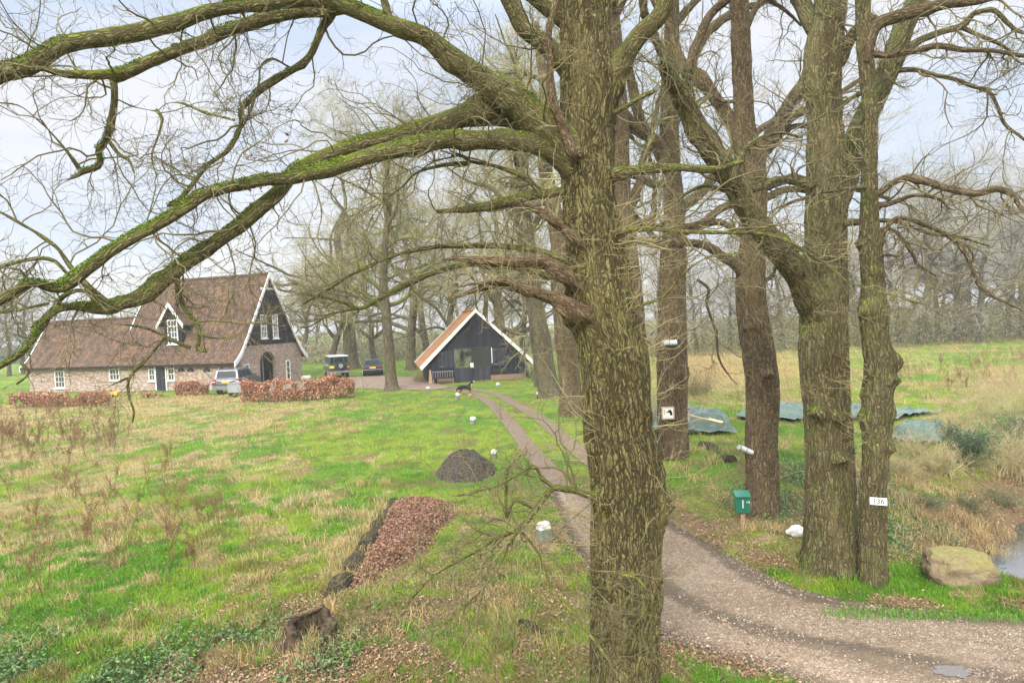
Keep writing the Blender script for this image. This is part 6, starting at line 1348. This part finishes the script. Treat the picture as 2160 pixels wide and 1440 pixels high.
TB().add(np.array([(-.40, -.02, .50), (-.25, .0, .53), (-.05, .06, .55), (.14, .12, .60), (.22, .14, .62)]), np.array([.01, .035, .04, .035, .01]), 14).build('broken_slab', M['deadwood'], None, lambda bc, Rr, S, th: Rr*(fbm(bc[..., 0]*40, bc[..., 1]*40, bc[..., 2]*6, o=3, seed=2)-.5))
_o = bpy.data.objects['broken_slab']; _o.parent = st

# tarpaulins
mt, nt_, b = newmat('green_tarpaulin', .65, .15); P_ = objc(nt_); n1 = noise(nt_, P_, 1.6, 5, .7); n2 = noise(nt_, scale3(nt_, P_, (1, 3, 1)), 4, 6, .75)
c = ramp(nt_, n1, [(.3, (.06, .10, .075)), (.6, (.13, .17, .135))]); c = mix(nt_, ND(nt_, 'ShaderNodeMapRange', {0: n2, 1: .52, 2: .7, 3: 0, 4: .75}).outputs[0], c, (.27, .31, .27)); nt_.links.new(c, b.inputs['Base Color']); bump(nt_, b, n2, .9, .08); M['tarp'] = mt
def tarp(quad, h, lab, seed, prof=.35):
    A, B, C_, D_ = [np.array(gp(*q)[:2]) for q in quad]; n_ = 70; u = np.linspace(0, 1, n_); U, V_ = np.meshgrid(u, u)
    P = (A*(1-U)[..., None]+B*U[..., None])*(1-V_)[..., None]+(D_*(1-U)[..., None]+C_*U[..., None])*V_[..., None]
    ed = np.minimum(np.minimum(U, 1-U)*1.0, np.minimum(V_, 1-V_)*1.0); P = P+.35*(np.stack([fbm(U*3, V_*3, seed=seed), fbm(U*3+7, V_*3, seed=seed)], -1)-.5)
    x, y = P[..., 0].ravel(), P[..., 1].ravel(); W = fbm(U*4+2*V_, V_*9, o=3, seed=seed+2)
    z = hgt(x, y)+(h*sstep(0, prof, ed)*(.75+.5*fbm(U*3, V_*3, seed=seed+1))+.30*np.abs(W-.5)*2*(.35+h)+.12*fbm(U*9, V_*14, seed=seed+4)).ravel()+.06
    i = (np.arange(n_-1)[:, None]*n_+np.arange(n_-1)[None]).ravel(); return tag(np_mesh('tarpaulin', np.stack([x, y, z], 1), np.stack([i, i+1, i+n_+1, i+n_], 1), None, M['tarp']), lab, 'tarpaulin')
tarp([(1368, 918), (1556, 920), (1530, 892), (1362, 878)], .50, 'green tarpaulin over a low heap with a yellow plank on top', 2, .12)
tarp([(1548, 884), (1690, 894), (1725, 858), (1600, 856)], .18, 'grey-green tarpaulin spread flat on the grass between the bent oak and the double-stemmed oak', 3)
tarp([(1752, 886), (1870, 892), (1985, 872), (1800, 858)], .12, 'grey-green tarpaulin lying flat behind the slender knobbly oak', 4)
tarp([(1878, 938), (1985, 940), (2000, 912), (1895, 914)], .35, 'dull tarpaulin half hidden by brush right of the slender oak', 5, .2)
ya = px(1440, 872, 25.2); yb = px(1522, 892, 24.3); M['yellowwood'] = plain('yellow_plywood', (.60, .47, .20), .15, 4, .6)
pk = tag(empty('wooden_plank', tuple((ya+yb)/2)), 'yellow plank lying across the green tarpaulin', 'plank'); v_ = (yb-ya)/2; MB().bar(tuple(-v_), tuple(v_), .16, .03).build('board', M['wood'], pk); MB().bar(tuple(v_*.35+np.array([0, 0, .035])), tuple(v_*1.05+np.array([0, 0, .035])), .26, .03).build('yellow_end', M['yellowwood'], pk)

# beech hedges with their winter leaves
def hedge(quad, h, lab, seed, n_, group='brown beech hedges'):
    rng = np.random.default_rng(seed); A, B = [np.array(gp(*q)[:2]) for q in quad]; Ld = np.linalg.norm(B-A); T = (B-A)/Ld; N_ = np.array([-T[1], T[0]]); dp_ = .75
    c0 = (A+B)/2+N_*dp_/2; root = tag(empty('beech_hedge', (c0[0], c0[1], 0)), lab, 'hedge', group)
    u = rng.uniform(0, 1, n_); v = rng.uniform(-.5, .5, n_); v = np.sign(v)*np.abs(v*2)**.5*.5; q = rng.uniform(0, 1, n_)**.75
    hh = h*(.55+.85*fbm(u*Ld*.9, v*2, o=4, seed=seed)); P = A+(T*(u*Ld)[:, None])+N_*((v+.5)*dp_)[:, None]; P = np.c_[P+rng.normal(0, .04, (n_, 2)), .06+q*hh]
    keep = fbm(P[:, 0]*2.2, P[:, 1]*2.2, P[:, 2]*2.2, seed=seed+3) > .46; P = P[keep]
    V, Q, ca = leafquads(rng, P, .062, np.array([(.42, .19, .10), (.33, .14, .07), (.55, .33, .21), (.20, .09, .05)])[rng.integers(0, 4, len(P))], .35, 0)
    np_mesh('leaves', V, Q, None, M['leaf'], root, False, {'col': ('FLOAT_COLOR', ca)})
    tb = TB(); m_ = int(Ld*22); s0 = A+T*(rng.uniform(0, Ld, m_))[:, None]+N_*rng.uniform(.1, dp_-.1, m_)[:, None]; G_, R2 = grow(rng, np.c_[s0, np.full(m_, -.05)], np.c_[rng.normal(0, .25, (m_, 2)), np.ones(m_)], h*rng.uniform(.8, 1.25, m_), np.full(m_, .012), 6, .12, .05, .4); tb.add(G_, R2, 4); tb.build('stems', M['twig_near'], root, bc=False)
hedge([(16, 862), (222, 856)], .95, 'brown beech hedge in front of the left end of the farmhouse', 1, 15000)
hedge([(508, 852), (745, 838)], 1.25, 'long brown beech hedge in front of the gable end and the silver car', 2, 22000)
hedge([(368, 838), (436, 834)], .95, 'short clump of brown beech between the front door and the silver car', 3, 5000)
hedge([(300, 842), (345, 838)], .35, 'low brown beech shoots under the farmhouse door', 4, 1500)

# dead dock and bramble stalks: each its own plant, copied from six
rng = np.random.default_rng(23)
M['stalk'] = plain('dead_stalk', (.20, .11, .05), .35, 9, .85); M['strawstalk'] = plain('straw_stalk', (.50, .38, .22), .25, 5, .8)
def stalk(seed, h, k=3, mat='stalk', spread=.3, seeds=True):
    rng = np.random.default_rng(seed); root = empty('dead_stalk', (0, 0, 0)); tb = TB()
    P, Rd = grow(rng, np.c_[rng.normal(0, .03, (k, 2)), np.full(k, -.03)], np.c_[rng.normal(0, spread, (k, 2)), np.ones(k)], h*rng.uniform(.6, 1.1, k), np.full(k, .0075), 12, .05, -.01, .35); tb.add(P, Rd, 4); tb.build('stem', M[mat], root, bc=False)
    sb = TB(); lv = twigs(sb, rng, P, Rd, [dict(k=9, len=.24*h, N=6, wig=.10, up=.05, rmax=.005, rf=.8, sides=3, t0=.35, a0=.3, a1=.8, rmin=.003)])
    if seeds:
        a, b_ = lv[0]; q = a[:, 2:].reshape(-1, 3); q = np.repeat(q, 3, 0)+rng.normal(0, .012, (len(q)*3, 3))
        S_, R2 = grow(rng, q, rng.normal(0, 1, (len(q), 3)), np.full(len(q), .03), np.full(len(q), .005), 2, 0, 0, .4); sb.add(S_, R2, 3)
    sb.build('seed_heads', M[mat], root, bc=False); return root
kinds = [stalk(i, .75+.22*(i % 3), 2+i % 4, spread=.18+.1*(i % 2)) for i in range(6)]
SP = [(50, 1000), (75, 1115), (120, 1060), (180, 1148), (245, 1150), (250, 1195), (285, 1100), (362, 1185), (372, 1075), (420, 1095), (62, 1250), (90, 1255), (22, 1180), (140, 1020), (195, 1140), (158, 1050), (225, 1090), (318, 1045), (300, 1190), (465, 1110), (355, 1130), (410, 1200), (20, 1060), (60, 1035), (240, 1035), (345, 1010), (130, 930), (145, 975), (240, 895), (250, 975), (105, 985), (360, 990), (180, 965), (62, 960), (98, 1135), (30, 940), (10, 985)]
for k in range(64): SP.append((rng.uniform(-40, 330)*rng.uniform(.5, 1), rng.uniform(868, 960)))
for k in range(40): SP.append((rng.uniform(1880, 2250), rng.uniform(760, 822)))
usedk = set()
for i, (x, y) in enumerate(SP):
    l_ = loc0(x, y)
    if l_[1] > 80: continue
    left = x < 700; near_ = y > 990
    lab = ('tall dead brown weed stalk standing in the left front of the field' if near_ else 'dead brown weed stalk in the thicket at the far left of the field') if left else 'dead weed stalk in the far right field before the misty wood'
    grp = ('weed stalks in the near field' if near_ else 'weed stalks at the far left') if left else 'weed stalks in the right field'
    q = kinds[i % 6]
    if i % 6 not in usedk: usedk.add(i % 6); q.location = l_; q.rotation_euler = (0, 0, i*1.0); c = q
    else: c = copy_tree(q, l_, float(rng.uniform(0, 6.28)), float(rng.uniform(.8, 1.25)))
    ns_ = 2+(i % 6) % 4; lab = lab.replace('weed stalk', ('two', 'three', 'four', 'five')[ns_-2]+'-stemmed weed')
    tag(c, lab, 'weed', grp)
# tall straw tussocks
def tuss(name, spots, n_each, h, w0, label, seed, col=ST, lean=(.2, .85)):
    rng = np.random.default_rng(seed); X, Y, H = [], [], []
    for (x, y, r) in spots:
        p = gp(x, y); k = int(n_each*r/.4*max(.35, min(1, 16/p[1]))); a = rng.normal(0, r*.5, (k, 2)); X.append(p[0]+a[:, 0]); Y.append(p[1]+a[:, 1]); H.append(h*rng.uniform(.4, 1.1, k))
    x, y, hh = np.concatenate(X), np.concatenate(Y), np.concatenate(H); z = hgt(x, y); k = len(x)
    c = np.tile(col, (k, 1))*rng.uniform(.6, 1.25, (k, 1)); wd = .0032*(1+y/16)
    V, Q, T, ca = blades(rng, x, y, z, hh, wd, rng.uniform(*lean, k), rng.uniform(0, 2*pi, k), c, .2, 2)
    tag(np_mesh(name, V, Q, T, M['blade'], None, False, {'col': ('FLOAT_COLOR', ca)}), label, 'dry grass', kind='stuff')
rng = np.random.default_rng(31); TS = [(805, 1075, .35), (780, 1095, .35), (760, 1125, .35), (735, 1165, .35), (715, 1200, .35), (700, 1225, .3), (690, 1190, .3), (760, 1090, .3), (960, 1080, .3), (1000, 1085, .3), (655, 1395, .22), (640, 1385, .2), (670, 1400, .2),
      (1040, 1230, .3), (1075, 1260, .35), (1060, 1310, .4), (1050, 1370, .4), (950, 1250, .3), (930, 1230, .25), (1110, 1200, .25), (1000, 1290, .3), (1080, 1340, .4), (980, 1340, .3), (1030, 1190, .25), (895, 1330, .2), (640, 1430, .25), (1160, 1390, .3), (700, 1290, .2), (690, 1310, .2),
      (1440, 1010, .3), (1475, 1030, .35), (1530, 1060, .3), (1640, 1120, .25), (1930, 1020, .35), (1960, 1070, .4), (1990, 1100, .3), (1900, 1060, .3), (1470, 975, .35), (1505, 1000, .35), (1580, 1120, .25), (1880, 1110, .25)]
TS += [(a_+rng.uniform(-14, 4), b_+rng.uniform(-6, 14), .2) for a_, b_ in ((815, 1085), (800, 1110), (790, 1125), (775, 1150), (760, 1175), (750, 1200), (735, 1230), (715, 1250), (640, 1380), (620, 1370), (600, 1368), (670, 1375))]
TS += [(rng.uniform(1885, 2150), rng.uniform(1010, 1130), rng.uniform(.15, .35)) for _ in range(26)]
for _ in range(110): TS.append((rng.uniform(-20, 760), 850+70*rng.uniform(0, 1)**1.2, rng.uniform(.25, .6)))
for _ in range(60): TS.append((rng.uniform(-20, 900), rng.uniform(930, 1420), rng.uniform(.12, .3)))
for _ in range(70): TS.append((rng.uniform(230, 520), rng.uniform(828, 850), rng.uniform(.3, .6)))
for _ in range(80): TS.append((rng.uniform(1380, 2200), rng.uniform(770, 850), rng.uniform(.3, .7)))
for _ in range(120): TS.append((rng.uniform(1380, 1700), rng.uniform(752, 800), rng.uniform(.6, 1.0)))
tuss('dry_grass', TS, 110, .28, .004, 'tufts of tall straw coloured dry grass across the field and banks', 9)
tuss('dry_grass', [(x_, y_, .3) for x_, y_ in ((1935, 1040), (1950, 1055), (1968, 1050), (1915, 1020), (1985, 1070), (2030, 1040), (1900, 1045), (2075, 1060), (2110, 1040))], 200, .4, .004, 'long straw coloured grass hanging over the ditch bank', 12, np.array((.36, .26, .13)))
tuss('green_tufts', [(rng.uniform(0, 1250), rng.uniform(1000, 1430), rng.uniform(.1, .22)) for _ in range(90)]+[(x_, 1300+.02*(x_-1900), .2) for x_ in range(1760, 2200, 22)]+[(1450+k*30, 1405+k*12, .2) for k in range(8)], 170, .17, .004, 'fresh green grass tufts at the edges of the drive and field', 10, np.array((.13, .30, .03)), (.1, .7))

# shrubs on the bank at the right
def shrub(x, y, h, rad, lab, seed, mat='twig_near', k=46, green=None, group=None, dz=0):
    rng = np.random.default_rng(seed); l_ = loc0(x, y); root = tag(empty('shrub', l_), lab, 'shrub', group); tb = TB(); D = np.c_[rng.normal(0, rad/h*1.0, (k, 2)), np.ones(k)]
    P, Rd = grow(rng, np.array(l_)+np.c_[rng.normal(0, rad*.25, (k, 2)), np.full(k, -.05)], D, h*rng.uniform(.6, 1.1, k), np.full(k, .009), 12, .10, .0, .3); tb.add(P, Rd, 4)
    lv = [dict(k=9, len=h*.42, N=7, wig=.13, up=.05, rmax=.005, rf=.7, sides=3, t0=.2, rmin=.003), dict(k=4, len=h*.16, N=4, wig=.15, up=.05, rmax=.003, rf=.8, sides=3, rmin=.0025)]
    out = twigs(tb, rng, P, Rd, lv); tb.build('stems', M[mat], root, bc=False)
    if green is not None:
        q = np.concatenate([out[0][0].reshape(-1, 3), out[1][0].reshape(-1, 3)]); q = q[rng.integers(0, len(q), green)]+rng.normal(0, .02, (green, 3))
        V, Q, ca = leafquads(rng, q, .022, np.array([(.04, .10, .04), (.07, .14, .06), (.03, .07, .03)])[rng.integers(0, 3, green)], .3, 0); np_mesh('foliage', V, Q, None, M['green_leaf'], root, False, {'col': ('FLOAT_COLOR', ca)})
SG = 'bare shrubs on the ditch bank'
shrub(2042, 985, 1.25, .35, 'dark green broom bush on the ditch bank, right of the slender oak', 71, green=9000, k=40); shrub(2140, 955, 1.3, .4, 'dark green broom bush at the right edge of the picture', 72, green=4000, k=24)
for i, (x, y, h, r2, lab) in enumerate([(1990, 1000, 1.0, .6, 'tan bare shrub left of the dark green broom bush'), (2100, 1000, 1.6, .7, 'tall tan bare shrub between the two dark green bushes'), (2080, 900, 2.2, .8, 'tall sparse shrub behind the dark green broom bush'), (2150, 1010, 1.5, .6, 'tan tangled shrub at the right edge above the ditch'), (1935, 960, .9, .6, 'low tangled shrub over the half hidden tarpaulin'), (2170, 890, 2.4, .8, 'tall leafless shrub at the right edge before the field'), (2010, 925, 1.1, .6, 'low tan shrub beyond the ditch bank tarpaulin'), (1905, 1005, .7, .4, 'small straw coloured shrub beside the slender oak')]):
    shrub(x, y, h, r2, lab, 80+i, 'shoot', k=34)
for i, (x, y, lab) in enumerate([(1955, 1075, 'low dark bramble at the top of the ditch bank beside the number plate oak'), (2050, 1075, 'low dark bramble halfway down the ditch bank'), (2110, 1060, 'low dark bramble at the right edge just above the water')]): shrub(x, y, .5, .45, lab, 110+i, 'twig_near', k=34, green=500)
shrub(880, 805, 1.0, .5, 'yellowish bare shrub at the left corner of the barn', 95, 'shoot', k=40); shrub(1395, 900, 1.6, .9, 'pale bare shrub left of the green tarpaulin', 96, 'shoot', k=50); shrub(1470, 835, 1.5, 1.0, 'grey tangled shrub in the straw behind the tarpaulin', 97, 'twig_near', k=50)
shrub(1112, 798, .9, .4, 'dark green bush at the right corner of the barn', 98, green=2500, k=30)
for i, (x, y) in enumerate([(596, 803), (578, 805)]):
    l_ = loc0(x, y); r0 = tag(empty('plant_pot', l_), ('round dark plant pot at the right of the porch arch', 'dark plant pot right in front of the porch arch')[i], 'plant pot'); MB().cyl((0, 0, 0), .22, .5, 'z', 16, .32).build('pot', M['dark'], r0)
    g2 = rock_mesh('plant', (0, 0, .62), (.30, .30, .22), plain('pot_plant_leaf', (.05, .09, .04), .5, 14, .8, .05), 3+i, r0, n=20, k=.6, zmin=-.2)
l_ = loc0(243, 838); yb_ = tag(empty('garden_cart', l_), 'yellow garden cart standing at the wall right of the brown hedge', 'cart'); yb_.scale = (.6, .6, .7); MB().hexa([(-.35, -.3, .25), (.35, -.3, .25), (.35, .3, .25), (-.35, .3, .25), (-.45, -.35, .62), (.45, -.35, .62), (.45, .35, .62), (-.45, .35, .62)]).build('tub', M['plate'], yb_, bevel=.03); MB().cyl((-.03, -.45, .2), .2, .06, 'x', 14).build('wheel', M['tyre'], yb_)
for s_ in (-.3, .26): MB().box(s_, s_+.04, .2, .24, 0, .25).build('leg', M['iron'], yb_)
o = rock_mesh('field_stone', (0, 0, 0), (.55, .4, .25), M['limewash'], 12, n=30, k=.3, zmin=-.1); l_ = loc0(645, 799); o.location = (l_[0], l_[1], .08); tag(o, 'pale boulder on the grass right of the farmhouse gable', 'boulder'); o.data.materials.clear(); o.data.materials.append(M['cream'])

# ================================================================== HAZE
hz = MB().box(-330, 330, -30, 430, -3.2, 32).build('haze', bpy.data.materials.new('haze_air'), None); tag(hz, 'thin winter mist between the trees', 'haze', kind='stuff')
mt = hz.data.materials[0]; mt.use_nodes = True; nt = mt.node_tree; nt.nodes.clear(); out = ND(nt, 'ShaderNodeOutputMaterial')
pv = ND(nt, 'ShaderNodeVolumePrincipled', {'Color': (1.0, .985, .96, 1), 'Density': .0007, 'Anisotropy': 0.0}); nt.links.new(pv.outputs[0], out.inputs['Volume'])
